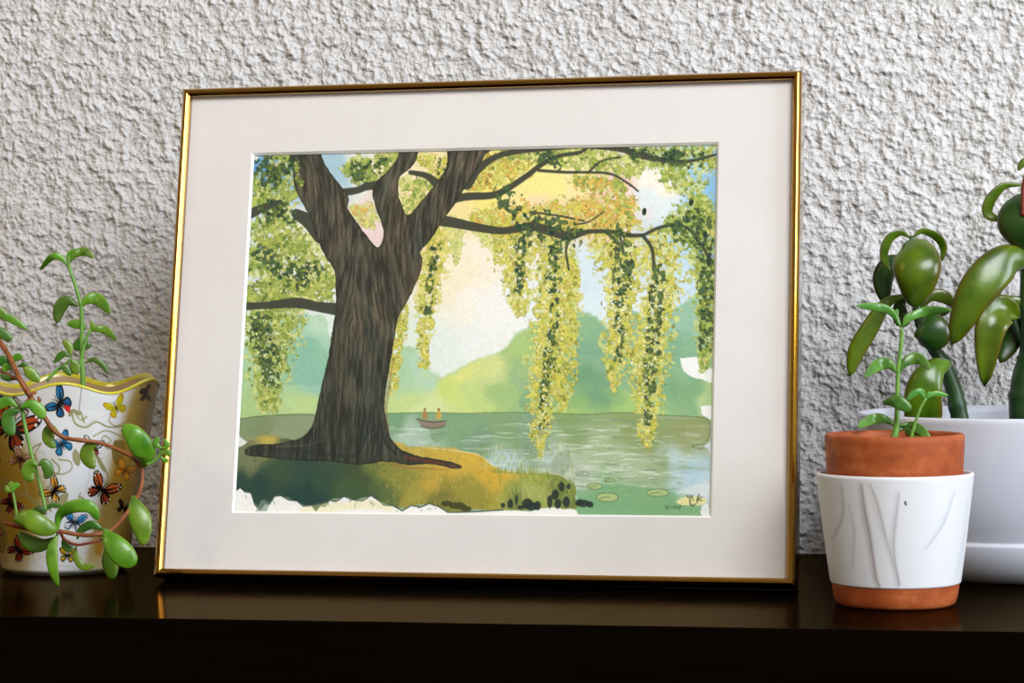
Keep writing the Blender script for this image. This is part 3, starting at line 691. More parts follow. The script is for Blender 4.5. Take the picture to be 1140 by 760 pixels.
zz, xx = np.meshgrid(np.linspace(pz1, pz0, PH), np.linspace(px0, px1, PW), indexing='ij')
grid_mesh('watercolor_painting', np.stack([xx, np.full_like(xx, -.0124), zz], -1), S.linear(), mp_, pf)['label'] = 'watercolor of a willow tree beside a lake with a rowing boat'
# ================================================================== pots
def heading(p):                                       # horizontal direction from the camera to p
    v = Vector((p.x - CAM.x, p.y - CAM.y, 0)); return v.normalized()
m_soil, nt, bs = new_mat('potting_soil'); v = coords(nt); g = noise(nt, v, 500, 4, .7)
nt.links.new(ramp(nt, g, [(0.35, srgb(22, 15, 10)), (0.6, srgb(58, 40, 28)), (0.72, srgb(120, 105, 90))]), bs.inputs['Base Color']); bump(nt, bs, g, .003); setp(bs, rough=.95)
def soil(r, z, parent, n=24, seed=1):
    rg = random.Random(seed); V, F = [(0, 0, z)], []
    for i in range(1, 9):
        for k in range(n * 2):
            t = 2 * math.pi * k / (n * 2); V.append((r * i / 8 * math.cos(t), r * i / 8 * math.sin(t), z + rg.uniform(-.0012, .0012)))
    q = n * 2
    for k in range(q): F.append((0, 1 + k, 1 + (k + 1) % q))
    for i in range(7):
        for k in range(q):
            a, b = 1 + i * q + k, 1 + i * q + (k + 1) % q; F.append((a, a + q, b + q, b))
    return mesh('soil', V, F, m_soil, parent)
def local(root):
    return lambda x, y, D: at(x, y, D) - root.location

# ---- butterfly planter (left)
g0 = ground(72, 641); hd = heading(g0)
bp = empty('butterfly_planter', g0 + hd * .036)
bp.location.z = Z0
tag(bp, 'white crackled ceramic planter with butterflies and scalloped yellow rim, holding a trailing succulent', 'potted plant')
PC = bp.location; thc = math.atan2(-hd.y, -hd.x)      # the side that faces the camera
BR = lambda z: .0364 + .188 * z
ZR = .1054
def lobes(t): return math.cos(6 * (t - thc))
SW, SH = 1000, 300
def to_pot(pts):
    out = []
    for p in pts:
        r = ray(p[0], p[1]); o = CAM - PC
        lo, z = None, .06
        for _ in range(4):
            R_ = BR(z); a = r.x ** 2 + r.y ** 2; b = o.x * r.x + o.y * r.y; c = o.x ** 2 + o.y ** 2 - R_ ** 2
            dsc = b * b - a * c
            t = (-b - math.sqrt(max(dsc, 0))) / a
            q = o + r * t; z = min(max(q.z, -.02), .13)
        th = (math.atan2(q.y, q.x) - thc + math.pi) % (2 * math.pi) - math.pi
        out.append(((th / (2 * math.pi) + .5) * SW, (1 - z / ZR) * SH))
    return np.array(out)
B = Sheet(SW, SH, to_pot, (226, 228, 230)); B.k = 1.75
Rb = np.random.default_rng(8)
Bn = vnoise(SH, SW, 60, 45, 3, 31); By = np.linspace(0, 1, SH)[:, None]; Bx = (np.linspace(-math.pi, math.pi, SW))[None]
# yellow-brown tone on all but the front, in broad patches, weaker towards the foot
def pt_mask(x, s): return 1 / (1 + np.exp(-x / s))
side_tone = pt_mask(Bx - (.80 - .50 * By), .03) * (.9) + pt_mask(-(Bx + (.62)) + .95 * (By - .1) * (By < .55) + (By >= .55) * (1.0 - By) * .9, .06)
side_tone = np.clip(side_tone + (Bn - .5) * .35, 0, 1) * (1 - .6 * np.clip((By - .82) / .18, 0, 1))
B.a = B.a + (np.array([150, 114, 30.]) - B.a) * (side_tone * .97)[..., None]
for i in range(60):                                   # crackle
    th = Rb.uniform(0, SW); y = Rb.uniform(0, SH); P = [(th, y)]; an = Rb.uniform(-.35, .35) + (math.pi / 2 if i % 6 == 0 else 0)
    for k in range(8): an += Rb.normal(0, .22); P.append((P[-1][0] + 16 * math.cos(an), P[-1][1] + 16 * math.sin(an)))
    B.line(P, .55, (150, 152, 150), .5, sm=False, raw=True)
B.line([(93, 422), (90, 445), (88, 465)], .8, (110, 110, 108), .8)
OL = (148, 142, 92); OB = (112, 96, 44)
for P, w in (([(80, 462), (84, 474), (96, 477), (108, 470), (122, 475), (140, 474), (150, 468)], 1.6), ([(84, 464), (90, 470), (97, 466)], 1.3), ([(78, 466), (82, 462), (88, 464)], 3.2), ([(90, 462), (94, 472)], 1.6),
             ([(125, 460), (122, 468), (130, 474), (142, 470)], 1.3), ([(104, 486), (118, 479), (132, 484), (140, 490)], 1.4), ([(112, 495), (116, 485), (124, 490), (118, 497), (126, 500), (134, 494)], 1.2),
             ([(58, 512), (66, 520), (64, 528), (56, 524)], 1.5), ([(66, 512), (78, 514), (80, 522), (70, 528), (60, 526)], 1.3), ([(105, 505), (114, 516), (120, 528), (119, 540)], 1.6), ([(40, 512), (36, 500), (46, 494)], 1.6),
             ([(46, 495), (40, 504), (44, 516), (52, 520)], 1.3), ([(88, 552), (94, 556), (92, 562), (100, 560), (102, 566)], 1.5), ([(90, 548), (88, 556), (96, 562)], 1.2), ([(28, 532), (30, 548), (40, 560), (52, 566)], 2.6),
             ([(110, 575), (118, 566), (128, 570), (124, 580), (114, 582)], 1.3), ([(105, 590), (112, 604), (108, 616)], 2), ([(2, 560), (8, 572), (4, 582)], 1.2), ([(30, 560), (24, 570)], 1.4), ([(128, 540), (134, 550), (128, 558), (136, 564)], 1.4)):
    B.line(P, w, OL if w < 1.5 else (140, 134, 84), .85)
for P, c in (([(84, 500), (90, 508), (88, 519), (82, 514), (81, 505)], OL), ([(128, 490), (138, 492), (139, 505), (134, 520), (127, 514), (125, 500)], (120, 100, 44)), ([(56, 556), (66, 552), (76, 548), (74, 560), (66, 566), (58, 564)], OL),
             ([(2, 582), (8, 592), (7, 606), (3, 616), (-4, 606), (-4, 590)], (128, 108, 52)), ([(42, 500), (50, 504), (52, 516), (46, 516)], (210, 208, 196)), ([(106, 506), (112, 510), (118, 526), (112, 520)], OL), ([(108, 600), (114, 606), (112, 618), (106, 614)], (170, 120, 40)),
             ([(130, 520), (140, 524), (136, 536)], (150, 118, 52)), ([(6, 530), (16, 536), (12, 548), (2, 544)], (140, 120, 60)), ([(46, 560), (54, 552), (58, 570)], OL)):
    B.poly(P, c, .85, .9, rim=.15)
def butterfly(x, y, s, an, wing, edge, spots=None, tail=None, half=False):
    ca, sa = math.cos(an), math.sin(an)
    tf = lambda P, m=1: [(x + s * (px * m * ca - py * sa), y + s * (px * m * sa + py * ca)) for px, py in P]
    fw = [(.05, -.1), (.25, -.55), (.7, -.85), (.95, -.7), (.8, -.3), (.5, .0), (.1, .05)]
    hw = [(.05, .02), (.5, .05), (.72, .3), (.62, .62), (.35, .72), (.12, .4)]
    for m in ((1,) if half else (1, -1)):
        B.poly(tf(fw, m), edge, 1, .6, rough=.6); B.poly(tf(hw, m), edge, 1, .6, rough=.6)
        sh = lambda P, k: [((px - .42) * k + .42, (py + (.4 if P is fw else -.33)) * k - (.4 if P is fw else -.33)) for px, py in P]
        B.poly(tf(sh(fw, .72), m), wing, 1, .6); B.poly(tf(sh(hw, .68), m), tail or wing, 1, .6)
        for q in ((.75, -.6), (.55, -.3), (.35, -.15)): B.line(tf([(.05, -.02), q], m), .055 * s, edge, .9)
        for q in ((.55, .2), (.45, .5), (.28, .55)): B.line(tf([(.05, .05), q], m), .05 * s, edge, .9)
        if spots:
            for q in ((.84, -.7), (.8, -.5), (.68, -.76), (.66, .45), (.5, .62), (.66, .25)):
                p = B.T(tf([q], m))[0]; B.dab(p[0], p[1], .05 * s * B.k, .05 * s * B.k, 0, spots, 1, 0, 0)
    B.line(tf([(0, -.3), (0, 0), (0, .45)]), [.06 * s, .11 * s, .05 * s], (24, 18, 14)); B.line(tf([(0, -.3), (.15, -.6)]), .03 * s, (24, 18, 14)); B.line(tf([(0, -.3), (-.12, -.6)]), .03 * s, (24, 18, 14))
K = (18, 14, 14); BLU = (36, 122, 176); ORG = (206, 104, 30)
BF = [(67, 456, 15, -.9, BLU, K, None, (30, 100, 160)), (130, 454, 13, -.45, (206, 196, 30), (168, 160, 30), (210, 90, 40), (200, 180, 40)), (12, 476, 30, .5, (186, 74, 26), K, (238, 232, 220), (150, 52, 20)), (24, 454, 13, .2, (178, 172, 150), (60, 50, 44), None, None),
      (23, 511, 14, .5, (190, 150, 110), (66, 40, 28), (240, 230, 210), (170, 110, 70)), (69, 496, 14, -.5, (46, 138, 188), (22, 62, 92), None, None), (103, 498, 13, .25, (225, 222, 215), K, (250, 250, 250), (150, 60, 50)), (61, 546, 15, -.95, (222, 158, 62), K, (248, 240, 220), (226, 170, 70)),
      (114, 545, 19, .55, (196, 92, 44), K, (240, 226, 200), (150, 60, 40)), (139, 524, 13, .5, (206, 142, 40), (140, 84, 26), None, None), (83, 581, 14, .25, (52, 150, 206), (16, 34, 60), (245, 248, 250), (225, 232, 238)), (21, 612, 15, .8, (150, 40, 30), K, (230, 200, 190), (120, 34, 26)),
      (12, 560, 13, 1.0, (122, 40, 26), K, (220, 190, 170), None), (75, 618, 10, .1, (224, 180, 40), K, None, None), (138, 565, 9, .4, (60, 36, 26), K, None, None), (160, 447, 8, 1.4, (80, 50, 30), K, None, None), (-14, 520, 14, .2, BLU, K, None, None), (-12, 590, 14, .9, ORG, K, (240, 230, 210), None)]
for x, y, s, an, w, e, sp, tl in BF: butterfly(x, y, s, an, w, e, sp, tl)
B.poly([(71, 457), (79, 458), (78, 465), (73, 462)], (196, 34, 34), .95, .7, smooth=False)
for i in range(9):                                    # the far side carries butterflies too
    x = (SW * .5 + SW * (.27 + .055 * i)) % SW; y = 60 + 190 * ((i * .37) % 1); T0 = B.T
    B.T = lambda pts, x=x, y=y: np.array([(x + (p[0]) * 1.7, y + p[1] * 1.7) for p in pts])
    butterfly(0, 0, 14, i * .8, [BLU, ORG, (210, 200, 40)][i % 3], K, (240, 235, 225), None); B.T = T0
# body: painted outside
mb, nt, bs = m_attr('butterfly_glaze', .16, spec=.6, coat=.5, coatr=.08)
th = np.linspace(-math.pi, math.pi, SW, endpoint=False) + thc; zz = np.linspace(1, 0, SH)
lob = np.cos(6 * (th - thc))[None]; u = zz[:, None]
Z = ZR * u + .0032 * lob * u ** 6 + .003 * (u ** 8) + .0015 * (1 - np.cos(th - thc))[None] * u ** 4
Rr = (.0364 + .188 * ZR * u) * (1 + .010 * lob * u ** 2 + .05 * np.clip(u - .86, 0, 1) * lob) + .010 * np.clip(u - .9, 0, 1)
Rr = Rr - .004 * np.clip(1 - u / .035, 0, 1) ** 2
xyz = np.stack([Rr * np.cos(th)[None], Rr * np.sin(th)[None], Z], -1)
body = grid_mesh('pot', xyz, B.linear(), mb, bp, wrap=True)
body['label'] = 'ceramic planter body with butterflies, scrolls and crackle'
# rim and inside
myel = m_plain('yellow_rim_glaze', srgb(206, 196, 44), .2, 60, .08, coat=.4); mtan = m_plain('tan_inner_glaze', srgb(176, 146, 104), .5, 80, .1)
def ring(name, offs, mat, n=240):
    V, F = [], []
    for k in range(n):
        t = thc + 2 * math.pi * k / n; lb = math.cos(6 * (t - thc))
        zt = ZR + .0032 * lb + .003 + .0015 * (1 - math.cos(t - thc)); rt = (.0364 + .188 * ZR) * (1 + .010 * lb + .05 * .14 * lb) + .001
        for dr, dz in offs: V.append(((rt + dr) * math.cos(t), (rt + dr) * math.sin(t), zt + dz if dz > -.5 else dz + 1))
    q = len(offs)
    for k in range(n):
        for i in range(q - 1): a, b = k * q + i, ((k + 1) % n) * q + i; F.append((a, b, b + 1, a + 1))
    return mesh(name, V, F, mat, bp)
ring('rim', [(.0002, -.0010), (.0005, -.0004), (.0002, .0003), (-.0008, .0006), (-.0017, .0003), (-.0021, -.0004), (-.0026, -.0022)], myel)
ring('inner_wall', [(-.0026, -.0022), (-.005, -.012), (-.010, -.030)], mtan)
lathe('base', [(.0002, .0012), (.031, .0012), (.0327, 0)], mtan, bp)
soil(.046, .088, bp, seed=4)

mL = m_leaf('bright_succulent_leaf', srgb(66, 112, 14), srgb(112, 152, 34), srgb(150, 172, 62), .3, .4, .06)
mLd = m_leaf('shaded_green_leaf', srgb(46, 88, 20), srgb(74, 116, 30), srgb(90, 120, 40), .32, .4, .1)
mSb = m_plain('red_brown_stem', srgb(134, 74, 30), .45, 200, .25); mSg = m_plain('green_stem', srgb(104, 152, 58), .4, 200, .15)
mSr = m_plain('dark_red_stem', srgb(112, 42, 22), .4, 200, .2)
PX = 1 / FPX
def plant(root, dflt_mat):
    L = local(root)
    def st(name, pts, radii, mat, D, label=None, **kw):
        P = [L(p[0], p[1], p[2] if len(p) > 2 else D) for p in pts]
        o = tube(name, P, [r * D * PX for r in radii], mat, root, **kw)
        if label: o['label'] = label
        return o
    def lf(stem, pts, W, D, mat=None, **kw):
        P = [L(p[0], p[1], D + (p[2] if len(p) > 2 else 0)) for p in pts]
        return leaf(P, W * D * PX, mat or dflt_mat, stem, **kw)
    return st, lf
st, lf = plant(bp, mL)
# upright shoot
D = 1.385
s1 = st('stem', [(92, 440), (92, 415), (91, 395), (91, 360), (90, 340), (84, 318), (77, 297), (77, 286)], [3, 2.6, 2.4, 2.2, 1.8, 1.6], mSg, D, nodes=(.3, .65))
for pts, W, kw in (([(76, 297), (69, 288), (58, 286), (44, 301, .01)], 8, {}), ([(76, 294), (77, 284), (84, 277)], 6, {}), ([(78, 292), (84, 283), (94, 280), (104, 287, -.01)], 10, {}), ([(87, 341), (76, 335), (67, 342), (63, 360)], 15, dict(mat=mLd)),
                   ([(89, 342), (98, 333), (110, 334), (123, 349, -.012)], 14, {}), ([(96, 367), (88, 361), (74, 360, -.01)], 11, {}), ([(98, 369), (108, 366), (118, 368), (130, 379, -.01)], 9, {}),
                   ([(100, 370), (103, 364), (102, 357)], 6, {}), ([(94, 404), (104, 400), (114, 406), (121, 417)], 7, dict(mat=mLd)), ([(96, 382), (90, 382), (82, 389)], 13, dict(mat=mLd)), ([(91, 392), (97, 384), (99, 388)], 9, dict(mat=mLd)),
                   ([(90, 412), (84, 406), (78, 417)], 9, dict(mat=mLd))):
    lf(s1, pts, W, D, **kw)
s2 = st('stem', [(88, 410), (92, 392), (96, 378), (100, 367)], [2, 1.8, 1.5], mSg, D - .004)
s3 = st('stem', [(52, 424), (62, 413), (72, 406), (79, 399)], [2, 1.8, 1.5], mSg, D - .012)
for pts, W, kw in (([(79, 396), (77, 386), (70, 378)], 9, {}), ([(78, 397), (70, 394), (60, 404)], 8, dict(mat=mLd)), ([(79, 400), (83, 406), (86, 417)], 11, {}), ([(66, 410), (72, 409), (79, 418)], 9, dict(mat=mLd))): lf(s3, pts, W, D - .014, **kw)
# woody trailing stem round the front of the planter
D = 1.312
tr = st('stem', [(-14, 362, 1.35), (0, 381, 1.335), (10, 396, 1.325), (20, 418, 1.308), (33, 440, 1.306), (48, 462, 1.306), (60, 479, 1.308), (72, 487, 1.308), (90, 490, 1.308), (112, 493, 1.312), (135, 502, 1.325), (150, 511, 1.338), (158, 524, 1.342),
                 (157, 542, 1.338), (150, 558, 1.33), (138, 575, 1.322), (122, 591, 1.312), (105, 595, 1.308), (88, 595, 1.308), (66, 591, 1.308)], [3.2, 3.1, 2.7, 2.3, 2.2, 2.2, 2.1, 2.5, 2.2], mSb, D, 'red-brown woody trailing stem', nodes=(.2, .3, .42, .6, .74, .87))
for pts, W, kw in (([(160, 519, .03), (162, 505, .022), (150, 486, .018), (137, 474, .02)], 27, dict(pk=.45, tip=.2)), ([(110, 491), (99, 498), (98, 509), (105, 522)], 17, {}), ([(66, 482), (56, 477), (54, 488), (61, 499)], 14, {}),
                   ([(148, 552, .018), (152, 568, .014), (158, 586, .012), (160, 608, .012)], 25, dict(pk=.5)), ([(116, 589), (124, 602, -.006), (138, 618, -.008), (151, 628, -.006)], 27, dict(pk=.6, tip=.25)), ([(120, 606, .012), (122, 622, .012), (125, 644, .012)], 18, dict(tip=.3)),
                   ([(64, 592), (66, 574), (80, 564, -.006), (100, 564, -.008), (109, 578, -.006)], 15, dict(tip=.3)), ([(86, 600, .006), (90, 590, .006), (102, 584, .006), (114, 589, .006)], 10, dict(mat=mLd))): lf(tr, pts, W, D, **kw)
e2 = st('stem', [(66, 590, 1.306), (72, 600, 1.308), (85, 606, 1.308), (100, 604, 1.308), (114, 600, 1.31)], [1.8, 1.6, 1.4], mSr, D, 'thin dark red stem')
for pts, W, kw in (([(85, 607), (84, 618), (92, 630), (107, 629)], 9, {}), ([(70, 598), (74, 606), (80, 614)], 12, dict(mat=mLd)), ([(64, 594, -.004), (58, 612, -.006), (59, 632, -.006), (65, 653, -.004)], 13, dict(pk=.45))): lf(e2, pts, W, D, **kw)
e3 = st('stem', [(6, 582, 1.31), (24, 587, 1.308), (44, 590, 1.306), (66, 592, 1.306)], [2.2, 2.2, 2.0], mSr, D, 'dark red stem tip')
for pts, W, kw in (([(18, 578, -.006), (32, 578, -.01), (48, 586, -.01), (63, 590, -.006)], 23, dict(pk=.42, tip=.35, base=.4)), ([(62, 598), (48, 606), (34, 604), (20, 592)], 18, dict(mat=mLd)), ([(48, 572), (56, 563), (72, 563)], 5, dict(mat=mLd)), ([(30, 574), (42, 567), (52, 572)], 8, dict(mat=mLd))): lf(e3, pts, W, D, **kw)
g1 = st('stem', [(24, 454), (28, 475), (35, 505), (42, 530), (47, 550), (51, 568)], [2.3, 2.1, 1.9, 1.7], mSg, D - .006)
for pts, W, kw in (([(22, 454), (34, 450), (44, 457), (49, 466)], 14, {}), ([(22, 456), (10, 461), (10, 474), (15, 485)], 16, dict(mat=mLd)), ([(42, 518), (35, 516), (31, 526), (36, 536)], 15, {}), ([(43, 518), (49, 515), (54, 524), (50, 533)], 13, dict(mat=mLd)), ([(20, 453), (8, 447), (-8, 455)], 12, {})): lf(g1, pts, W, D - .01, **kw)
g2 = st('stem', [(19, 578), (17, 562), (14, 546)], [1.7, 1.4], mSg, D - .006)
for pts, W in (([(14, 547), (9, 545), (7, 540)], 6), ([(14, 547), (17, 541), (22, 539)], 7), ([(14, 546), (12, 540), (14, 536)], 6)): lf(g2, pts, W, D - .008)
g3 = st('stem', [(163, 517), (172, 513), (178, 506), (180, 497)], [1.8, 1.4], mSg, D + .022)
for pts, W in (([(180, 499), (174, 494), (176, 486)], 7), ([(180, 499), (186, 496), (183, 488)], 6), ([(179, 506), (186, 503), (190, 508)], 8), ([(178, 508), (184, 512), (187, 511)], 6)): lf(g3, pts, W, D + .02)
b2 = st('stem', [(-12, 404, 1.34), (0, 412, 1.33), (12, 419, 1.318), (24, 424, 1.308), (33, 440, 1.304)], [2.6, 2.4, 2.2], mSb, D, 'red-brown side stem')
for pts, W, kw in (([(14, 404, .01), (18, 398, .01), (26, 397, .01)], 9, {}), ([(20, 408, .01), (27, 406, .01), (30, 411, .01)], 7, dict(mat=mLd)), ([(14, 406, .012), (4, 401, .012), (-6, 406, .012)], 11, dict(mat=mLd)), ([(16, 412, .01), (8, 408, .01), (4, 414, .01)], 9, {}), ([(26, 409, .006), (33, 414, .006), (44, 425, .006)], 13, {}),
                   ([(-14, 350, .03), (2, 351, .03), (16, 357, .03), (31, 367, .03)], 9, {}), ([(-10, 338, .03), (0, 345, .03), (11, 356, .03)], 8, {}), ([(-12, 368, .03), (0, 370, .03), (14, 378, .03)], 13, dict(mat=mLd)), ([(18, 422, .004), (8, 421, .004), (0, 417, .004)], 7, dict(mat=mLd))): lf(b2, pts, W, D, **kw)
b3 = st('stem', [(-8, 467), (6, 463), (22, 455), (33, 443)], [1.8, 1.6, 1.6], mSb, D - .006, 'red-brown side stem')
for pts in ([(34, 442), (38, 437), (41, 438)], [(35, 444), (30, 448), (29, 452)], [(38, 448), (44, 446), (42, 441)]): lf(b3, pts, 4, D - .008, mat=mSb, name='bud_scale')

# ---- marbled cup with bare terracotta foot
g0 = ground(997, 680); hd = heading(g0)
cup = empty('marbled_cup', g0 + hd * .0308); cup.location.z = Z0
tag(cup, 'small white cup planter with grey marbling and terracotta foot, in front of the white pot', 'planter')
CO = cup.location; tcc = math.atan2(-hd.y, -hd.x); CZ0, CZ1 = .0112, .0660
q_ = lambda z: .0303 + (.0392 - .0303) * (z / .0665) ** .85
def to_cup(pts):
    out = []
    for p in pts:
        r = ray(p[0], p[1]); o = CAM - CO; z = .04
        for _ in range(4):
            R_ = q_(max(z, .001)) + .0006; a = r.x ** 2 + r.y ** 2; b = o.x * r.x + o.y * r.y; c = o.x ** 2 + o.y ** 2 - R_ ** 2
            q = o + r * ((-b - math.sqrt(max(b * b - a * c, 0))) / a); z = min(max(q.z, 0), .08)
        th = (math.atan2(q.y, q.x) - tcc + math.pi) % (2 * math.pi) - math.pi
        out.append(((th / (2 * math.pi) + .5) * 560, (1 - (z - CZ0) / (CZ1 - CZ0)) * 130))
    return np.array(out)
M = Sheet(560, 130, to_cup, (222, 224, 228)); M.k = 1.05
for P, w, c, al in (([(936, 540), (938, 570), (930, 592), (926, 600)], [3, 3, 2], (176, 170, 168), .5), ([(958, 538), (962, 568), (968, 600), (974, 640), (978, 652)], [3, 6, 5, 4], (150, 136, 132), .6), ([(968, 538), (976, 560), (986, 600), (998, 640), (1000, 650)], [2, 5, 3, 4], (176, 166, 160), .5),
                    ([(1000, 548), (996, 580), (994, 610), (1000, 650)], [2, 4, 4, 3], (172, 168, 172), .55), ([(1062, 545), (1050, 580), (1030, 610)], [2, 6, 3], (196, 204, 218), .5), ([(1076, 560), (1072, 600), (1064, 640)], [3, 4, 3], (190, 200, 216), .5), ([(944, 560), (950, 590), (948, 630)], [2, 5, 3], (200, 200, 204), .5)):
    M.line(P, [q * 1.3 for q in w], c, al * .8, soft=3.2); M.line([(x + 1.5, y) for x, y in P], [q * .35 for q in w], [q * .78 for q in c], al * .9, soft=1.2)
for x in (30, 70, 120, 430, 470, 520):
    M.line([(x, 0), (x + 8, 50), (x - 6, 90), (x + 10, 130)], [3, 6, 4, 3], (176, 168, 166), .5, soft=2.2, raw=True)
M.line([(1008, 557), (1009, 560)], 2, (40, 34, 32), .9)
mm2, nt, bs = m_attr('marbled_white_glaze', .42, spec=.45); bump(nt, bs, noise(nt, coords(nt), 500, 2), .0003, .2)
mwi = m_plain('white_glaze', srgb(222, 224, 228), .42, 60, .01)
mt, nt, bs = new_mat('terracotta'); v = coords(nt); g = noise(nt, v, 120, 5, .6); s_n = noise(nt, coords(nt, (1, 1, 4)), 30, 3)
nt.links.new(ramp(nt, math_(nt, 'MULTIPLY', math_(nt, 'ADD', g, s_n), .5), [(0.35, srgb(142, 64, 24)), (0.52, srgb(166, 80, 32)), (0.68, srgb(190, 110, 58))]), bs.inputs['Base Color'])
bump(nt, bs, g, .0005, .4); setp(bs, rough=.62, spec=.4)
foot_p = [(.0003, 0), (.0285, 0), (.0298, .0008), (.0304, .002)] + [(q_(z) , z) for z in (.004, .007, .0095, .0118)]
lathe('terracotta_foot', foot_p, mt, cup)
th_ = (np.linspace(-math.pi, math.pi, 560, endpoint=False) + tcc)[None]; z_ = np.linspace(CZ1 - .001, CZ0, 130)
r_ = np.array([q_(z) + .0006 for z in z_]); r_[-1] -= .0003
grid_mesh('marbled_wall', np.stack([r_[:, None] * np.cos(th_), r_[:, None] * np.sin(th_), np.repeat(z_[:, None], 560, 1)], -1), M.linear(), mm2, cup, wrap=True)['label'] = 'white glazed wall with grey marbling'
rt_ = float(r_[0])
lathe('rim', [(rt_, CZ1 - .001), (rt_ + .0001, .0659), (rt_ - .0002, .0666), (rt_ - .0010, .0670), (rt_ - .0020, .0666), (rt_ - .0026, .0650), (.0338, .04), (.0300, .018), (.029, .0138), (.0003, .0138)], mwi, cup)
# ---- terracotta pot standing in the cup, with a small succulent
tp = empty('terracotta_pot', (cup.location.x, cup.location.y, Z0 + .0142))
tag(tp, 'small round terracotta pot with a young green succulent, sitting inside the marbled cup', 'potted plant')
zt = .0722
lathe('pot', [(.0003, 0), (.024, 0), (.0252, .002), (.0310, .045), (.0314, .0460), (.0337, .0468), (.0341, .048), (.0352, zt - .0035), (.0353, zt - .0012), (.0345, zt), (.0328, zt + .0001), (.0318, zt - .0010), (.0312, zt - .005), (.030, zt - .02)], mt, tp)
soil(.0306, zt - .0075, tp, seed=6)
mLs = m_leaf('young_leaf', srgb(54, 108, 34), srgb(92, 146, 52), srgb(140, 170, 80), .28, .4, .12)
st, lf = plant(tp, mLs)
D = 1.253
a = st('stem', [(994, 494), (998, 475), (999, 440), (1000, 412), (1003, 385), (1004, 366)], [5.5, 3.2, 2.6, 2.4, 2.2, 2.4], mSg, D, nodes=(.25, .62))
for pts, W, kw in (([(1003, 365), (993, 348), (978, 342), (953, 340, -.01)], 10, dict(tip=.15)), ([(1004, 364), (1016, 352), (1034, 346), (1060, 345, -.012)], 11, {}), ([(1003, 362), (997, 352), (999, 344)], 7, {}), ([(1005, 364), (1010, 354), (1018, 350)], 8, {}),
                   ([(998, 415), (991, 406), (978, 406), (962, 420, -.012)], 14, {}), ([(1000, 416), (1008, 403), (1022, 399), (1036, 411, -.012)], 13, {}), ([(984, 448, -.004), (998, 447, -.01), (1014, 456, -.012)], 15, dict(tip=.3, base=.3)),
                   ([(997, 474), (984, 466), (970, 467), (955, 475, -.012)], 12, dict(tip=.3)), ([(1000, 474), (1014, 473), (1026, 480, -.008), (1038, 493, -.012)], 11, {}), ([(998, 480), (1008, 478), (1018, 486, -.008)], 8, dict(mat=mLd)),
                   ([(990, 490, -.01), (978, 489, -.016), (964, 494, -.02)], 7, dict(mat=mLd)), ([(996, 488, -.01), (988, 490, -.014), (980, 494, -.018)], 7, {}), ([(1000, 488, -.01), (1008, 490, -.014), (1016, 494, -.018)], 7, {}), ([(1012, 488, -.006), (1020, 488, -.01), (1030, 494, -.014)], 7, dict(mat=mLd))): lf(a, pts, W, D, **kw)
b = st('stem', [(1013, 493), (1018, 474), (1024, 456), (1031, 443)], [2, 1.7, 1.5], mSg, D - .01)
for pts, W in (([(1030, 444), (1023, 436), (1016, 439), (1010, 446)], 7), ([(1030, 443), (1027, 436), (1020, 433)], 5), ([(1031, 444), (1040, 438), (1056, 440)], 6), ([(1031, 443), (1034, 438), (1037, 437)], 4)): lf(b, pts, W, D - .01)

# ---- large white pot with the jade plant
g0 = ground(1132, 652); hd = heading(g0)
wpot = empty('white_pot', g0 + hd * .054); wpot.location.z = Z0
tag(wpot, 'large glossy white ceramic pot with a thick-stemmed jade plant at the right edge', 'potted plant')
mwg, nt, bs = new_mat('white_glossy_glaze'); setp(bs, col=srgb(214, 218, 230), rough=.22, spec=.5, coat=.3, coatr=.1)
ZW = .0910
pr = [(.0003, 0), (.048, 0), (.0525, .0008), (.0575, .0032), (.0635, .0085), (.0680, .0155), (.0706, .0215), (.0708, .0228), (.0698, .0236), (.0702, .0246), (.0742, .032), (.0790, .044), (.0829, .058), (.0857, .072), (.0873, .083), (.0880, ZW - .003), (.0882, ZW - .001), (.0877, ZW + .0002),
      (.0868, ZW + .0004), (.0857, ZW - .0008), (.0850, ZW - .004), (.083, .07), (.075, .04), (.06, .02)]
lathe('pot', pr, mwg, wpot, n=128)
soil(.0842, ZW - .0095, wpot, 40, 9)
mJ = m_leaf('jade_leaf', srgb(52, 86, 10), srgb(92, 124, 18), srgb(112, 52, 20), .25, .75, .06)
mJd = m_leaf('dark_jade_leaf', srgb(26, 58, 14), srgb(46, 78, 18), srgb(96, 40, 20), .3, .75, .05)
mJs, nt, bs = new_mat('thick_green_stem'); v = coords(nt); g = noise(nt, v, 60, 3)
nt.links.new(ramp(nt, g, [(.35, srgb(22, 52, 22)), (.6, srgb(40, 78, 30)), (.8, srgb(92, 60, 34))]), bs.inputs['Base Color']); setp(bs, rough=.4, sss=.03); bs.inputs['Subsurface Scale'].default_value = .003
st, lf = plant(wpot, mJ)
D = 1.385
a = st('stem', [(1072, 480), (1067, 458), (1060, 428), (1049, 402), (1036, 384), (1024, 362), (1018, 335), (1015, 300), (1015, 276), (1014, 262)], [10.5, 10, 9.3, 8.6, 6.5, 5, 3.5, 3, 2.6, 2], mJs, D, nodes=(.14, .33, .5))
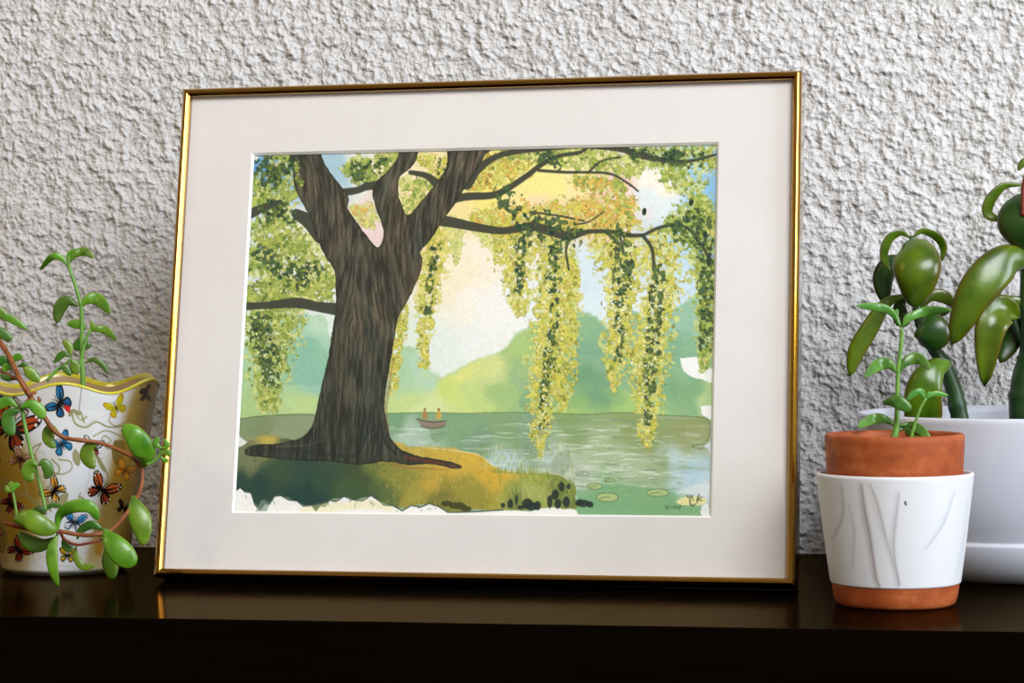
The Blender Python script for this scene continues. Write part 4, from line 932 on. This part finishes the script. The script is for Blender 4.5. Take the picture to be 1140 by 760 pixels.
for pts, W, kw in (([(1015, 277, -.006), (1019, 284, -.016), (1021, 306, -.022), (1018, 343, -.016)], 54, dict(pk=.5, base=.3, tip=.04, thick=.5)), ([(1014, 265), (1003, 259), (990, 266), (984, 284), (991, 303)], 12, dict(roll=.5)),
                   ([(1015, 265), (1027, 257), (1042, 263), (1050, 274), (1049, 291)], 11, dict(roll=-.5)), ([(1012, 296, .01), (994, 292, .012), (983, 310, .012), (986, 340, .01)], 24, dict(mat=mJd)), ([(1010, 330, .004), (1002, 340, .004), (1004, 356, 0), (1013, 349, 0)], 18, dict(mat=mJd)),
                   ([(1008, 328), (986, 338), (968, 366), (953, 392), (946, 419)], 21, dict(pk=.62)), ([(1024, 345), (1036, 330), (1050, 330), (1066, 342)], 15, {}), ([(1022, 352), (1040, 350), (1058, 346)], 9, dict(mat=mJd)),
                   ([(1026, 354, -.006), (1034, 360, -.014), (1038, 374, -.016), (1036, 388, -.012)], 40, dict(mat=mJd, tip=.3, base=.3)), ([(1055, 405, -.012), (1040, 412, -.02), (1028, 436, -.022), (1029, 482, -.012)], 42, dict(pk=.85, base=.25, tip=.3)),
                   ([(1042, 402, -.012), (1041, 430, -.014), (1044, 480, -.01)], 14, dict(mat=mJd))): lf(a, pts, W, D, **kw)
a['label'] = 'thick green jointed stem'
b = st('stem', [(1144, 480), (1142, 450), (1143, 420), (1146, 395), (1144, 372), (1142, 340), (1141, 300), (1140, 250), (1139, 208)], [20, 19, 16.5, 12, 8, 7, 5, 3.4, 2.8], mJs, D, 'thick green jointed stem', nodes=(.16, .36, .52))
for pts, W, kw in (([(1143, 288, -.01), (1118, 292, -.018), (1086, 326, -.022), (1059, 384, -.016)], 44, dict(pk=.52, base=.4, tip=.05)), ([(1146, 338), (1128, 336), (1110, 341), (1096, 349)], 17, dict(base=.5)),
                   ([(1134, 352, -.004), (1117, 345, -.01), (1102, 368, -.016), (1096, 430, -.01)], 38, dict(pk=.45, cup=.5, tip=.05)), ([(1133, 352, .004), (1130, 360, .006), (1125, 380, .008), (1113, 404, .006)], 24, dict(mat=mJd)),
                   ([(1136, 222, -.006), (1136, 236, -.014), (1142, 256, -.016), (1150, 281, -.01)], 56, dict(mat=mJd, base=.3, pk=.5)), ([(1138, 206), (1118, 207), (1103, 222), (1100, 238), (1117, 246)], 14, dict(roll=.45)),
                   ([(1150, 178), (1140, 180), (1133, 190)], 8, {}), ([(1140, 206), (1158, 200), (1174, 214), (1178, 236)], 15, {}), ([(1142, 285), (1166, 280), (1190, 300), (1200, 335)], 36, {}), ([(1144, 350), (1160, 345), (1178, 366), (1180, 400)], 32, {})): lf(b, pts, W, D, **kw)
p_ = st('petiole', [(1145, 396), (1136, 376), (1126, 352)], [5, 4.2, 3.6], mJs, D + .002)
sr_ = st('stem', [(1139, 240), (1139, 222), (1140, 204), (1146, 180)], [3, 2.6, 2], mSr, D - .02, 'thin reddish stem tip')

# ================================================================== light
def area(name, loc, target, sx, sy, power, col):
    d = bpy.data.lights.new(name, 'AREA'); d.shape = 'RECTANGLE'; d.size = sx; d.size_y = sy; d.energy = power; d.color = col
    o = bpy.data.objects.new(name, d); C.objects.link(o); o.location = loc
    o.rotation_euler = (Vector(target) - Vector(loc)).to_track_quat('-Z', 'Y').to_euler(); return o
area('window_daylight', (1.0, -.55, 2.45), (-.15, 1.3, 1.05), 1.3, 1.1, 60, (.93, .96, 1.0))
area('side_window_daylight', (2.4, .35, 1.55), (-.1, 1.3, 1.0), 1.0, 1.3, 44, (.84, .91, 1.0))
area('side_lamp', (-1.5, .45, 1.75), (-.4, 1.3, .95), .25, .25, 3.0, (1.0, .72, .42))
w = bpy.data.worlds.new('room'); bpy.context.scene.world = w; w.use_nodes = True
bg = w.node_tree.nodes['Background']; bg.inputs[0].default_value = (1.0, .86, .68, 1); bg.inputs[1].default_value = .22
sc = bpy.context.scene
sc.view_settings.view_transform = 'Standard'; sc.view_settings.look = 'None'; sc.view_settings.gamma = 1; sc.view_settings.exposure = .12
sc.view_settings.use_curve_mapping = False
